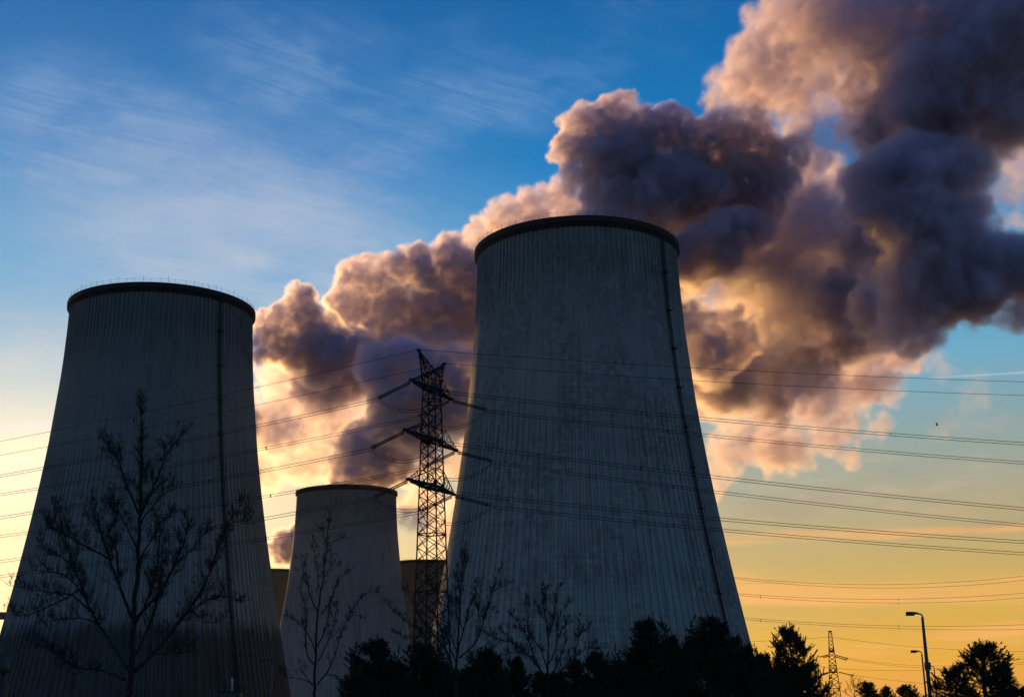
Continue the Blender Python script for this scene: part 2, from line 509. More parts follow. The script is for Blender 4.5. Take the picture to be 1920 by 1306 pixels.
def pylon(cx, cy, az, label, arms, peak, w0, slope, bar=.075, thick=.13, bays=20, group='steel lattice pylons'):
    """arms: (height, half length). Local frame: x along the crossarms."""
    root = empty('electricity_pylon', (cx, cy, 0), label, 'pylon', group, math.pi/2-az)
    ztop = arms[0][0]+.6
    def hw(z): return (w0+(ztop-z)*slope)/2
    body = MB()
    zs = [0.0]
    while zs[-1] < ztop-1.2: zs.append(min(ztop, zs[-1]+max(1.7, hw(zs[-1])*1.25)))
    zs[-1] = ztop
    cor = [(-1, -1), (1, -1), (1, 1), (-1, 1)]
    for sx, sy in cor:
        body.bar((sx*hw(0), sy*hw(0), 0), (sx*hw(ztop), sy*hw(ztop), ztop), thick)
    for za, zb in zip(zs[:-1], zs[1:]):
        for k in range(4):
            (x1, y1), (x2, y2) = cor[k], cor[(k+1) % 4]
            p = lambda x, y, z: np.array([x*hw(z), y*hw(z), z])
            body.bar(p(x1, y1, za), p(x2, y2, zb), bar); body.bar(p(x2, y2, za), p(x1, y1, zb), bar)
    for za in zs[::4]:
        for k in range(4):
            (x1, y1), (x2, y2) = cor[k], cor[(k+1) % 4]
            body.bar((x1*hw(za), y1*hw(za), za), (x2*hw(za), y2*hw(za), za), bar*1.3)
    body.build('mast', M_STEEL, root)
    for (z, L) in arms:
        a = MB()
        up = min(2.7, L*.36)
        for s in (-1, 1):
            tip = np.array([s*L, 0, z])
            t1, t2 = tip+(0, -.25, 0), tip+(0, .25, 0)
            h = hw(z); h2 = hw(z+up)
            b1, b2 = (s*h, -h, z), (s*h, h, z)
            u1, u2 = (s*h2, -h2, z+up), (s*h2, h2, z+up)
            for p, q in ((b1, t1), (b2, t2)): a.bar(p, q, thick*.95)
            for p, q in ((u1, t1), (u2, t2)): a.bar(p, q, thick*.7)
            lattice(a, b1, t1, b2, t2, 6, bar*.9, True)
            lattice(a, b1, t1, u1, t1, 5, bar*.7); lattice(a, b2, t2, u2, t2, 5, bar*.7)
            a.box(tip, (.9, .6, .35))
        h = hw(z)
        for sy in (-1, 1): a.bar((-h, sy*h, z), (h, sy*h, z), thick)
        lattice(a, (-h, -h, z), (h, -h, z), (-h, h, z), (h, h, z), 3, bar)
        for sy in (-1, 1): a.bar((-hw(z+up), sy*hw(z+up), z+up), (hw(z+up), sy*hw(z+up), z+up), bar*1.3)
        a.build('crossarm', M_STEEL, root)
    if peak[1] > 0:
        for s in (-1, 1):
            e = MB(); h = hw(ztop)
            tip = np.array([s*peak[1], 0, peak[0]])
            outer = [np.array([s*h, sy*h, ztop-.1]) for sy in (-1, 1)]
            inner = [np.array([-s*h*.55, sy*h, ztop+1.9]) for sy in (-1, 1)]
            for p in outer+inner: e.bar(p, tip, thick*.8)
            for p, q in ((outer[0], outer[1]), (inner[0], inner[1])): lattice(e, p, tip, q, tip, 6, bar*.75, True)
            for p, q in zip(outer, inner): lattice(e, p, tip, q, tip, 6, bar*.75)
            for p in inner: e.bar(p, (p[0], p[1], ztop), thick*.7)
            e.box(tip, (.5, .5, .35))
            e.build('earth_wire_peak', M_STEEL, root)
    else:
        e = MB(); h = hw(ztop)
        for sx, sy in cor: e.bar((sx*h, sy*h, ztop), (sx*h*.55, sy*h*.55, peak[0]), thick)
        for k in range(4):
            (x1, y1), (x2, y2) = cor[k], cor[(k+1) % 4]
            lattice(e, (x1*h, y1*h, ztop), (x1*h*.55, y1*h*.55, peak[0]), (x2*h, y2*h, ztop), (x2*h*.55, y2*h*.55, peak[0]), 5, bar*.8)
        e.box((0, 0, peak[0]), (h*1.4, h*1.4, .6))
        e.build('mast_top', M_STEEL, root)
    for sx, sy in cor:
        fb = MB(); fb.box((sx*hw(0), sy*hw(0), .2), (.9, .9, .6)); fb.build('footing', M_RIM, root)
    return root


PC = np.array([-13.054, 207.0]); PAZ = R(22.9)
ARMS = [(53.57, 7.046), (45.25, 8.978), (37.76, 7.89)]
PEAK = (59.04, 4.677)
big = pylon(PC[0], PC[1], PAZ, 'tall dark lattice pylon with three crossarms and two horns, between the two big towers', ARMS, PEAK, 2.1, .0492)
adir = np.array([math.sin(PAZ), math.cos(PAZ), 0])


def tip3(L, z, s): return np.array([PC[0], PC[1], 0])+adir*L*s+np.array([0, 0, z])


def proj(P):
    d = np.asarray(P)-CAM
    z = d@_fw
    return W0/2+F0*(d@_rt)/z, H0/2-F0*(d@_up)/z


def cable_path(S, az, span, dh, sag, n=70):
    t = np.linspace(0, 1, n)
    return np.stack([S[0]+math.sin(az)*span*t, S[1]+math.cos(az)*span*t, S[2]+dh*t-4*sag*t*(1-t)], 1)


def fit_dh(S, az, span, sag, X, Y):
    def f(dh):
        p = cable_path(S, az, span, dh, sag, 200); x, y = proj(p); k = np.argsort(x)
        return np.interp(X, x[k], y[k])-Y
    a, b = -5.0, 5.0
    for _ in range(8):
        fa, fb_ = f(a), f(b)
        if abs(fb_-fa) < 1e-9: break
        a, b = b, b-fb_*(b-a)/(fb_-fa)
    return b


def hang_cable(pts, label, group, bundle=True, r=.042, sep=.42, spacers=(), name='power_cable', mat=None):
    mat = mat or M_CABLE
    pts = np.array(pts); o0 = pts[0]
    root = empty(name, o0, label, 'power cable' if bundle else 'earth wire', group)
    for dz in ((0, -sep) if bundle else (0,)):
        mb = MB(); mb.tube(pts-o0+np.array([0, 0, dz]), r, 4, False)
        mb.build('conductor', mat, root)
    for t in spacers:
        p = pts[int(t*(len(pts)-1))]-o0
        mb = MB(); mb.box(p+np.array([0, 0, -sep/2]), (.16, .16, sep+.2)); mb.build('spacer', mat, root)
    return root


edgeL = {(0, -1): 890, (0, 1): 925, (1, -1): 968, (1, 1): 1003, (2, -1): 1050, (2, 1): 1078}
edgeR = {(0, -1): 829, (0, 1): 865, (1, -1): 951, (1, 1): 982, (2, -1): 1013, (2, 1): 1035}
AZL, AZR = R(-66), R(84)
rank = ['top', 'middle', 'bottom']
ends = {}
Rinv = Matrix.Rotation(-(math.pi/2-PAZ), 3, 'Z')
for i, (z, L) in enumerate(ARMS):
    for s in (-1, 1):
        for side, az, span, sag, ed, X in (('left', AZL, 350, 10, edgeL, 0), ('right', AZR, 350, 10, edgeR, 1920)):
            T = tip3(L, z, s)+np.array([0, 0, -.25])
            E = T+np.array([math.sin(az)*6.0, math.cos(az)*6.0, -2.0 if side == 'left' else -1.55])
            dh = fit_dh(E, az, span, sag*.8, X, ed[(i, s)])
            path = cable_path(E, az, span, dh, sag*.8, 220); k = 0
            ends[(i, s, side)] = E
            root = hang_cable(path[k:], f"twin power cable running {side} from the {'near' if s < 0 else 'far'} tip of the pylon's {rank[i]} crossarm", 'twin power cables on the big pylon', spacers=(.09, .27, .45, .65))
            # tension insulator: two rows of sheds and the corona ring at its live end
            def loc(p): return Rinv @ Vector(tuple(np.array(p)-np.array([PC[0], PC[1], 0])))
            mb = MB(); d = E-T; ln = np.linalg.norm(d); d /= ln; sd = np.cross(d, [0, 0, 1]); sd /= np.linalg.norm(sd)
            for o in (-.17, .17):
                ts = np.linspace(.04, .96, 49)
                pts = [np.array(loc(T+d*ln*t+np.cross(sd, d)*o)) for t in ts]
                mb.tube(pts, [.13 if q % 2 else .06 for q in range(49)], 7)
            mb.tube([np.array(loc(T)), np.array(loc(E))], .035, 4)
            for t in (.10, .92):
                p = T+d*ln*t; mb.bar(np.array(loc(p+np.cross(sd, d)*.32)), np.array(loc(p-np.cross(sd, d)*.32)), .07)
            st_ = mb.build('insulator_string', M_INS, big)
            rg = MB()
            c0 = T+d*ln*.985
            pp = [np.array(loc(c0+.42*(math.cos(q)*np.cross(sd, d)+math.sin(q)*sd*.6+math.cos(q)*d*.2))) for q in np.linspace(0, 2*math.pi, 17)]
            rg.tube(pp, .045, 4, False); rg.build('corona_ring', M_STEEL, st_)
        # jumper loop under the arm tip
        A, B = ends[(i, s, 'left')], ends[(i, s, 'right')]
        t = np.linspace(0, 1, 21)
        jp = A+(B-A)*t[:, None]; jp[:, 2] -= 4*2.3*t*(1-t)+.1
        jm = MB()
        for o in (0, -.42):
            jm.tube([np.array(loc(p+np.array([0, 0, o]))) for p in jp], .045, 4, False)
        for q in (6, 14): jm.bar(np.array(loc(jp[q])), np.array(loc(jp[q]-np.array([0, 0, .42]))), .04)
        jm.build('jumper_cable', M_CABLE, big)
for s, yl, yr in ((-1, 827, 715.5), (1, 853, 741)):
    for side, az, X, Y in (('left', AZL, 0, yl), ('right', AZR, 1920, yr)):
        T = tip3(PEAK[1], PEAK[0]+.1, s)
        dh = fit_dh(T, az, 350, 7.5, X, Y)
        hang_cable(cable_path(T, az, 350, dh, 7.5, 120), f"single earth wire running {side} from the {'near higher' if s < 0 else 'far lower'} horn of the big pylon", 'earth wires on the big pylon', False, .036)

# the small pylon on the horizon, seen along its crossarms
SD = 680.0
sb = at(1566, 1306, SD)
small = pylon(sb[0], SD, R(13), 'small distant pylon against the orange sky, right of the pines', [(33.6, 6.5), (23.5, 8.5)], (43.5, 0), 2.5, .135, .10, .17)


def cable_through(p3, D, x0, x1, n=90, tilt=0.0):
    """a sagging run at ground distance D that passes the three photo positions"""
    P = [at(x, y, D) for x, y in p3]
    xs = [p[0] for p in P]; co = np.polyfit(xs, [p[2] for p in P], 2)
    xa, xb = at(x0, p3[0][1], D)[0], at(x1, p3[0][1], D)[0]
    x = np.linspace(xa, xb, n)
    return np.stack([x, np.full(n, D), np.polyval(co, x)], 1)


FAR = [
 ((1385,1082), (1671,1095), (1920,1079), 'upper strand of the highest far cables right of the tower', 440),
 ((1385,1085), (1657,1101.6), (1920,1087), 'lower strand of the highest far cables right of the tower', 440),
 ((1385,1112), (1650,1122.5), (1920,1111), 'upper strand of the middle far cables right of the tower', 452),
 ((1385,1115), (1695,1129.5), (1920,1120), 'lower strand of the middle far cables right of the tower', 452),
 ((1400,1157.5), (1660,1172), (1920,1170), 'upper strand of the lowest far cables right of the tower', 464),
 ((1400,1161), (1703,1178), (1920,1179), 'lower strand of the lowest far cables right of the tower', 464)]
for a, b, c, lb, D in FAR:
    hang_cable(cable_through((a, b, c), D, 1290, 2500), 'thin '+lb, 'far power cables behind the right tower', False, .05, 0, () if 'highest' in lb else (.16, .42, .68), sep=.3) if False else \
        hang_cable(cable_through((a, b, c), D, 1290, 2500), 'thin '+lb, 'far power cables behind the right tower', False, .05, .3, () if 'highest' in lb else (.12, .33, .54))
SMALLW = [
 ((1566,1228), (1640,1240), (1730,1247), 1566, 2300, 'cable running right from the upper crossarm of the small distant pylon'),
 ((1566,1231), (1640,1243), (1730,1251), 1566, 2300, 'lower twin of the cable running right from the upper crossarm of the small pylon'),
 ((1573,1260), (1640,1270), (1715,1279), 1573, 2200, 'cable running right from the lower crossarm of the small distant pylon'),
 ((1555,1228), (1490,1234), (1400,1236), 1300, 1555, 'cable running left from the upper crossarm of the small distant pylon'),
 ((1550,1262), (1490,1270), (1400,1274), 1300, 1550, 'cable running left from the lower crossarm of the small distant pylon'),
 ((1557,1193), (1640,1204), (1760,1215), 1557, 2300, 'earth wire running right from the top of the small distant pylon'),
 ((1557,1193), (1450,1200), (1380,1202), 1300, 1557, 'earth wire running left from the top of the small distant pylon'),
 ((1568,1252), (1650,1256), (1920,1240), 1330, 2500, 'nearly level cable crossing the sky just behind the small distant pylon')]
for a, b, c, x0, x1, lb in SMALLW:
    hang_cable(cable_through((a, b, c), SD+(.5 if 'level' not in lb else 25), x0, x1), 'thin '+lb, 'cables of the distant pylon', False, .06)
# its insulators
for (x1_, y1_, x2_, y2_) in ((1555,1226,1536,1231), (1557,1229,1543,1231.5), (1566,1227,1590,1234), (1566,1230,1588,1237), (1555,1259,1541,1263), (1573,1259,1601,1266), (1553,1261,1539,1266)):
    A, B = at(x1_, y1_, SD), at(x2_, y2_, SD)
    Ri = Matrix.Rotation(-(math.pi/2-R(13)), 3, 'Z')
    mb = MB(); mb.tube([np.array(Ri @ Vector(tuple(A-np.array([sb[0], SD, 0])))), np.array(Ri @ Vector(tuple(B-np.array([sb[0], SD, 0]))))], .24, 5)
    mb.build('insulator_string', M_INS, small)


# ------------------------------------------------------------------ street lamps
def street_lamp(X, Ytop, D, label, arm=-1, armlen=1.1, curved=False, r=.085, box=False):
    p = at(X, Ytop, D); h = p[2]
    root = empty('street_lamp', (p[0], D, 0), label, 'street lamp', 'street lamps', 0)
    mb = MB()
    mb.tube([(0, 0, 0), (0, 0, 1.2), (0, 0, 1.25), (0, 0, h*.6), (0, 0, h-.12)], [r*1.25, r*1.25, r, r*.9, r*.62], 10)
    mb.build('pole', M_LAMP, root, True)
    a = MB(); a.tube([(0, 0, h-.15), (0, 0, h-.02), (arm*.12, 0, h+.06), (arm*.3, 0, h+.08)], .045, 8); a.build('bracket', M_LAMP, root, True)
    hd = MB()
    secs = [(.22, .07, .06), (.35, .10, .09), (.6, .15, .11), (.9, .16, .11), (armlen, .10, .07), (armlen+.08, .03, .03)]
    n = 12; v = []
    for (x, wy, wz) in secs:
        for k in range(n):
            q = 2*math.pi*k/n
            zz = math.sin(q)*wz
            v.append((arm*x, math.cos(q)*wy, h+.09+(zz if zz > 0 else zz*.55)))
    f = [(i*n+j, i*n+(j+1) % n, (i+1)*n+(j+1) % n, (i+1)*n+j) for i in range(len(secs)-1) for j in range(n)]
    f += [tuple(range(n)), tuple((len(secs)-1)*n+j for j in range(n))]
    hd.add(v, f); lh = hd.build('lamp_head', M_LAMP, root, True)
    gl = MB(); secs2 = [(.45, .10), (.7, .13), (.95, .10)]
    v = []
    for (x, wy) in secs2:
        v += [(arm*x, -wy, h+.04), (arm*x, 0, h-.04), (arm*x, wy, h+.04)]
    gl.add(v, [(0, 1, 4, 3), (1, 2, 5, 4), (3, 4, 7, 6), (4, 5, 8, 7)]); gl.build('lamp_cover', M_GLASS, lh, True)
    if box:
        b = MB(); z = at(X, Ytop+96, D)[2]
        b.box((-.02, -.16, z), (.30, .24, .42)); b.box((.0, -.1, z-.3), (.14, .14, .2)); b.build('sensor_box', M_LAMP, root)
    return root


street_lamp(1729, 1152, 78, 'nearest and tallest street lamp, against the orange sky beside the right-hand pine', -1, .62, box=True, r=.12)
street_lamp(1728, 1222, 118, 'second street lamp, lower and farther, just behind the tallest one', -1, .62, r=.10)
street_lamp(1751, 1249, 150, 'farthest street lamp, half hidden by the branches of the right-hand pine', -1, .62, r=.09)
street_lamp(1101, 1216, 92, 'pale street lamp rising from the pines in front of the large grey tower', 1, .55, r=.075)
street_lamp(511, 1236, 100, 'faint street lamp at the foot of the dark tower, left of the slender tree', -1, .55, r=.07)

# ------------------------------------------------------------------ plant by the left edge
# conveyor bridge on trestles, behind the left tower
cb0 = at(-420, 1147, 520); cb1 = at(52, 1147, 560)
br_ = empty('conveyor_bridge', (cb0[0], cb0[1], 0), 'brown enclosed conveyor bridge high up at the left edge, running behind the dark tower', 'bridge')
mb = MB(); d = cb1-cb0; L = np.linalg.norm(d[:2]); u = np.array([d[0]/L, d[1]/L, 0]); zc = cb0[2]
rotm = np.stack([u, [-u[1], u[0], 0], [0, 0, 1]], 1)
mb.box(np.array([0, 0, zc])+u*L/2, (L, 4, 2.5), rotm)
mb.box(np.array([0, 0, zc+1.4])+u*L/2, (L, 4.6, .3), rotm)
M_BROWN = plain('rusty_cladding', (.16, .075, .035), .8, 0, .3, .5)
mb.build('gallery', M_BROWN, br_)
for k in (.1, .4, .7):
    t_ = MB(); c = u*L*k
    for s in (-1, 1):
        n_ = np.array([-u[1], u[0], 0])*s
        t_.bar(c+n_*1.6+np.array([0, 0, zc-1.26]), c+n_*4, .3)
    for q in range(6):
        za, zb = zc*(q/6), zc*((q+1)/6)-1.3
        t_.bar(c-np.array([-u[1], u[0], 0])*(4-2.4*q/6)+np.array([0, 0, za]), c+np.array([-u[1], u[0], 0])*(4-2.4*(q+1)/6)+np.array([0, 0, zb]), .15)
    t_.build('trestle', M_DARK, br_)

# large clad pipe with a bend, at the lower left corner
pb = at(2, 1212, 120)
pz = pb[2]
pr_ = empty('pipe', (pb[0], 120, 0), 'large grey insulated pipe bending down at the lower left corner', 'pipe')
pp = [(-14, 0, pz-.55), (-6, 0, pz-.5), (-1.2, 0, pz-.45)]
for q in np.linspace(0, math.pi/2, 9): pp.append((-1.0+1.45*math.sin(q), 0, pz-.45-1.45+1.45*math.cos(q)))
pp += [(.45, 0, pz-3.0), (.30, 0, 1.0), (.28, 0, 0)]
mb = MB(); mb.tube(pp, .42, 16); mb.build('pipe_run', M_PIPE, pr_, True)
for (x, z) in ((-1.3, pz-.45), (.44, pz-2.1), (.36, pz-4.4)):
    f_ = MB(); v = []
    if x < 0: f_.tube([(x-.09, 0, z), (x+.09, 0, z)], .52, 16)
    else: f_.tube([(x, 0, z-.09), (x, 0, z+.09)], .52, 16)
    f_.build('flange', M_STEEL, pr_)
mb = MB(); mb.tube([(.0, -.55, pz-1.6), (-1.8, -.55, pz-3.4)], .07, 6); mb.tube([(-1.8, -.55, pz-3.4), (-1.8, -.55, 0)], .1, 6); mb.build('support_strut', M_STEEL, pr_)

# service cabin with a vent in front of the left tower
vb = at(434, 1306, 200)
cabin = empty('service_cabin', (vb[0], 200, 0), 'small dark flat-roofed cabin with a white vent pipe, in front of the left tower', 'cabin')
zt = at(434, 1297, 200)[2]
mb = MB(); mb.box((0, 0, zt/2), (2.9, 2.4, zt)); mb.build('wall', M_PIPE, cabin)
mb = MB(); mb.box((0, 0, zt+.09), (3.5, 2.9, .17)); mb.build('roof', M_RIM, cabin)
zv = at(434, 1270, 200)[2]
mb = MB(); mb.tube([(.05, 0, zt+.17), (.0, 0, zv-.1), (0, 0, zv)], [.13, .13, .17], 10); mb.build('vent_pipe', plain('vent_paint', (.75, .75, .75), .5, 0, .1), cabin, True)
mb = MB(); mb.box((-1.0, 0, zt+.6), (.42, .5, .85)); mb.build('roof_unit', M_DARK, cabin)
mb = MB()
for s in (-1.7, -.6, .6, 1.7): mb.bar((s, -1.4, zt+.17), (s, -1.4, zt+.7), .03)
mb.bar((-1.7, -1.4, zt+.7), (1.7, -1.4, zt+.7), .03); mb.build('roof_railing', M_STEEL, cabin)


# ------------------------------------------------------------------ birds
def bird(X, Y, D, span, up, yaw, label):
    p = at(X, Y, D)
    mb = MB()
    mb.tube([(-.28, 0, 0), (-.18, 0, .01), (0, 0, .02), (.16, 0, .03), (.24, 0, .05), (.30, 0, .04)], [.02, .05, .075, .06, .045, .006], 8)
    o = mb.build('bird', M_BIRD, None, True, loc=tuple(p))
    tag(o, label, 'bird', 'birds in the sky')
    o.rotation_euler = (0, 0, yaw)
    o.scale = (span,)*3
    for s in (-1, 1):
        wv = MB()
        wv.add([(.10, s*.04, .03), (-.10, s*.04, .02), (-.08, s*.30, .02+up*.22), (.12, s*.28, .03+up*.22), (-.16, s*.58, .02+up*.30), (.02, s*.60, .03+up*.32),
                (.10, s*.04, .045), (-.10, s*.04, .035), (-.08, s*.30, .032+up*.22), (.12, s*.28, .042+up*.22), (-.16, s*.58, .03+up*.30), (.02, s*.60, .04+up*.32)],
               [(0, 1, 2, 3), (3, 2, 4, 5), (6, 9, 8, 7), (9, 11, 10, 8), (0, 3, 9, 6), (3, 5, 11, 9), (1, 7, 8, 2), (2, 8, 10, 4), (4, 10, 11, 5)])
        wv.build('wing', M_BIRD, o)
    tl = MB(); tl.add([(-.25, -.02, 0), (-.25, .02, 0), (-.42, .06, 0), (-.42, -.06, 0), (-.25, 0, .015)], [(0, 1, 2, 3), (0, 3, 4), (1, 4, 2), (3, 2, 4)]); tl.build('tail', M_BIRD, o)


bird(1757, 797, 150, .62, 1.5, 2.5, 'dark bird with raised wings, flying in the clear sky right of the steam')
bird(1669, 814, 160, .5, -.3, 1.9, 'dark bird gliding just above the cables, right of the orange steam')


# ------------------------------------------------------------------ bare trees
def twig(mb, p, d, ln, r, lvl, rg, kink=.35, rise=.22):
    n = 4 if lvl else 3
    pts = [p.copy()]; dirs = [d.copy()]
    q = p.copy(); dd = d.copy()
    for i in range(n):
        dd = dd+rg.normal(size=3)*kink*.5+np.array([0, 0, rise]); dd /= np.linalg.norm(dd)
        q = q+dd*ln/n
        pts.append(q.copy()); dirs.append(dd.copy())
    rad = np.linspace(r, max(r*.35, .003), n+1)
    mb.tube(pts, rad, 5 if r > .03 else (4 if r > .012 else 3), False)
    if lvl <= 0: return
    k = int(rg.integers(5, 10)) if lvl > 1 else int(rg.integers(3, 7))
    for i in range(k):
        t = rg.uniform(.22, 1.0)*n; i0 = min(int(t), n-1); f = t-i0
        s = pts[i0]*(1-f)+pts[i0+1]*f
        base = dirs[min(i0+1, n)]
        side = rg.normal(size=3); side -= side@base*base; side /= np.linalg.norm(side)
        nd = base*.65+side*.8+np.array([0, 0, .25]); nd /= np.linalg.norm(nd)
        twig(mb, s, nd, ln*rg.uniform(.3, .6), max(r*.5, .004), lvl-1, rg, kink, rise)


def bare_tree(label, D, trunk, limbs, r0, seed, twl=1.0, dens=1.0, rtip=.018, group='leafless trees'):
    """trunk and limbs as photo polylines (x, y); every limb leans towards or away from the viewer by its own amount"""
    rg = np.random.default_rng(seed)
    base = at(trunk[0][0], trunk[0][1], D); base[2] = 0
    root = empty('bare_tree', base, label, 'tree', group)
    def spline(pts, depth):
        P = np.array([at(x, y, D+dd) for (x, y), dd in zip(pts, depth)])
        out = []
        for i in range(len(P)-1):
            p0 = P[max(i-1, 0)]; p1 = P[i]; p2 = P[i+1]; p3 = P[min(i+2, len(P)-1)]
            for t in np.linspace(0, 1, 6)[:-1]:
                out.append(.5*((2*p1)+(-p0+p2)*t+(2*p0-5*p1+4*p2-p3)*t*t+(-p0+3*p1-3*p2+p3)*t**3))
        out.append(P[-1]); return np.array(out)
    tr = spline(trunk, [0]*len(trunk))
    if tr[0][2] > .05: tr = np.vstack([[tr[0][0]+.05, tr[0][1], 0], tr])
    ht = tr[-1][2]
    tm = MB(); rad = np.array([r0*max(0, 1-p[2]/ht)**.85+rtip*.6 for p in tr])
    rad[0] *= 1.35
    wob = rg.normal(size=tr.shape)*.02; wob[0] = 0
    tm.tube(tr-base+wob, rad, 9); tm.build('trunk', M_BARK, root, True)
    cr = MB()
    paths = [(tr[int(len(tr)*.35):], rad[int(len(tr)*.35):])]
    for lm in limbs:
        k = rg.uniform(-1, 1)
        x0 = lm[0][0]; m = D/F0
        dep = [((abs(x-x0)+abs(y-lm[0][1])*.35)*m*k) for x, y in lm]
        P = spline(lm, dep)
        ln = np.linalg.norm(np.diff(P, axis=0), axis=1).sum()
        rs = np.linspace(min(r0*.5, .009+.0105*ln), rtip*.4, len(P))
        cr.tube(P-base+rg.normal(size=P.shape)*.012, rs, 6, False)
        paths.append((P, rs))
    for P, rs in paths:
        seg = np.linalg.norm(np.diff(P, axis=0), axis=1); cum = np.concatenate([[0], np.cumsum(seg)]); tot = cum[-1]
        cnt = int(tot*4.2*dens)
        for i in range(cnt):
            t = tot*(.18+.82*rg.random()**.8)
            j = min(np.searchsorted(cum, t)-1, len(P)-2); j = max(j, 0)
            f = (t-cum[j])/(seg[j]+1e-9)
            s = P[j]*(1-f)+P[j+1]*f; dr = (P[j+1]-P[j])/(seg[j]+1e-9)
            side = rg.normal(size=3); side -= side@dr*dr; side /= np.linalg.norm(side)
            nd = dr*.75+side*.75; nd /= np.linalg.norm(nd)
            lnn = twl*1.35*rg.uniform(.3, 1.0)*(1.15-.5*t/tot)
            twig(cr, s-base, nd, lnn, max(.006, min(.012, rs[j]*.38)), 2, rg)
    cr.build('crown', M_BARK, root)
    return root


def cp(pts, k=.464, ox=0, oy=700): return [(ox+x*k, oy+y*k) for x, y in pts]


bare_tree('tallest bare tree, spreading in front of the big dark tower', 45,
          cp([(522, 1306), (525, 1240), (535, 1120), (540, 1000), (552, 850), (560, 700), (566, 560), (569, 420), (571, 290), (567, 90)]),
          [cp(l) for l in [
              [(515, 1190), (450, 1090), (370, 965), (325, 850), (275, 710), (235, 640), (190, 590)],
              [(531, 985), (485, 865), (440, 745), (405, 630), (350, 480)],
              [(563, 565), (515, 460), (480, 355), (440, 300), (408, 255)],
              [(567, 575), (610, 480), (655, 370), (690, 300), (740, 240)],
              [(566, 600), (620, 530), (670, 480), (700, 470)],
              [(545, 1205), (640, 1105), (750, 970), (825, 855), (880, 710), (930, 600), (980, 515)],
              [(548, 1010), (600, 900), (635, 780), (645, 640), (640, 570)],
              [(550, 985), (640, 890), (700, 780), (745, 670), (765, 580)],
              [(558, 760), (600, 690), (650, 600), (700, 570)],
              [(750, 972), (840, 915), (920, 900), (985, 925)],
              [(880, 700), (930, 610), (1000, 585)],
              [(365, 960), (290, 895), (180, 880), (50, 855)],
              [(500, 1235), (420, 1200), (300, 1180), (180, 1100), (120, 1090)],
              [(335, 890), (270, 820), (190, 800), (125, 790)],
              [(300, 770), (230, 730), (170, 700)],
              [(440, 745), (350, 700), (260, 650), (200, 620)],
              [(405, 1010), (300, 985), (170, 1005)],
              [(330, 870), (220, 930), (110, 975), (55, 975)],
              [(545, 1190), (640, 1130), (770, 1125)],
              [(690, 1040), (760, 960), (830, 1000), (900, 1000)],
              [(480, 850), (470, 720), (440, 640), (470, 560), (440, 490)],
              [(560, 720), (500, 600), (440, 520)],
              [(700, 780), (780, 700), (830, 640)],
              [(540, 1150), (590, 1040), (640, 900), (660, 760)],
              [(270, 700), (250, 600), (230, 510)]]],
          .125, 3, .58, 2.5, .012)

bare_tree('slender bare tree in front of the smaller middle tower', 72,
          [(589, 1306), (591, 1250), (594, 1180), (600, 1120), (606, 1080), (612, 1030), (616, 975), (618, 958)],
          [cp(l, .2725, 520, 950) for l in [
              [(245, 1225), (180, 1140), (150, 1070)],
              [(240, 1215), (180, 1185), (75, 1165), (10, 1095)],
              [(275, 1220), (350, 1120), (400, 1000), (440, 860), (540, 670), (620, 590), (700, 585)],
              [(340, 1150), (430, 1165), (540, 1215)],
              [(250, 1080), (205, 1010), (195, 860), (200, 720), (165, 590), (163, 480)],
              [(265, 1010), (215, 880), (130, 780), (60, 745)],
              [(285, 730), (225, 610), (200, 450), (185, 350)],
              [(285, 1060), (330, 960), (390, 820), (410, 640)],
              [(300, 740), (370, 640), (410, 520), (490, 435)],
              [(275, 960), (330, 840), (370, 660), (390, 560)],
              [(280, 560), (275, 430), (255, 290)],
              [(330, 300), (320, 190), (300, 140)],
              [(300, 290), (240, 215)], [(345, 250), (460, 210)], [(330, 450), (430, 400)],
              [(480, 780), (530, 740), (590, 770)], [(345, 380), (400, 310)], [(200, 460), (140, 435)], [(190, 380), (130, 350)]]],
          .09, 5, .42, 1.5, .010)

k5, ox5, oy5 = 1/4.465, 700, 1020
bare_tree('many-stemmed bare tree crossing the foot of the big pylon', 70,
          cp([(690, 1277), (690, 1100), (705, 900), (715, 700), (725, 450), (742, 230), (745, 50)], k5, ox5, oy5),
          [cp(l, k5, ox5, oy5) for l in [
              [(715, 950), (840, 840), (905, 700), (960, 520), (1010, 350), (1050, 220), (1080, 195)],
              [(700, 1000), (640, 860), (600, 700), (560, 500), (530, 350)],
              [(680, 1100), (560, 980), (430, 760), (280, 640), (180, 560), (120, 490)],
              [(670, 1080), (620, 900), (480, 720), (360, 560), (300, 400), (250, 380)],
              [(705, 880), (760, 700), (800, 540), (860, 380), (885, 290)],
              [(725, 500), (690, 420), (685, 300), (710, 205)],
              [(745, 300), (765, 150), (765, 40)],
              [(700, 900), (650, 740), (650, 600), (640, 450)],
              [(900, 690), (880, 560), (900, 440)], [(990, 400), (1080, 350), (1150, 340)], [(960, 540), (1030, 560)],
              [(720, 940), (800, 960), (880, 960)], [(430, 770), (300, 780), (180, 740)], [(560, 500), (500, 380), (460, 280)],
              [(760, 720), (700, 600), (690, 470)], [(620, 920), (540, 640), (430, 500), (380, 460)],
              [(690, 1200), (600, 1050), (560, 900), (500, 820), (400, 760)]]],
          .09, 8, .46, 2.3, .010)
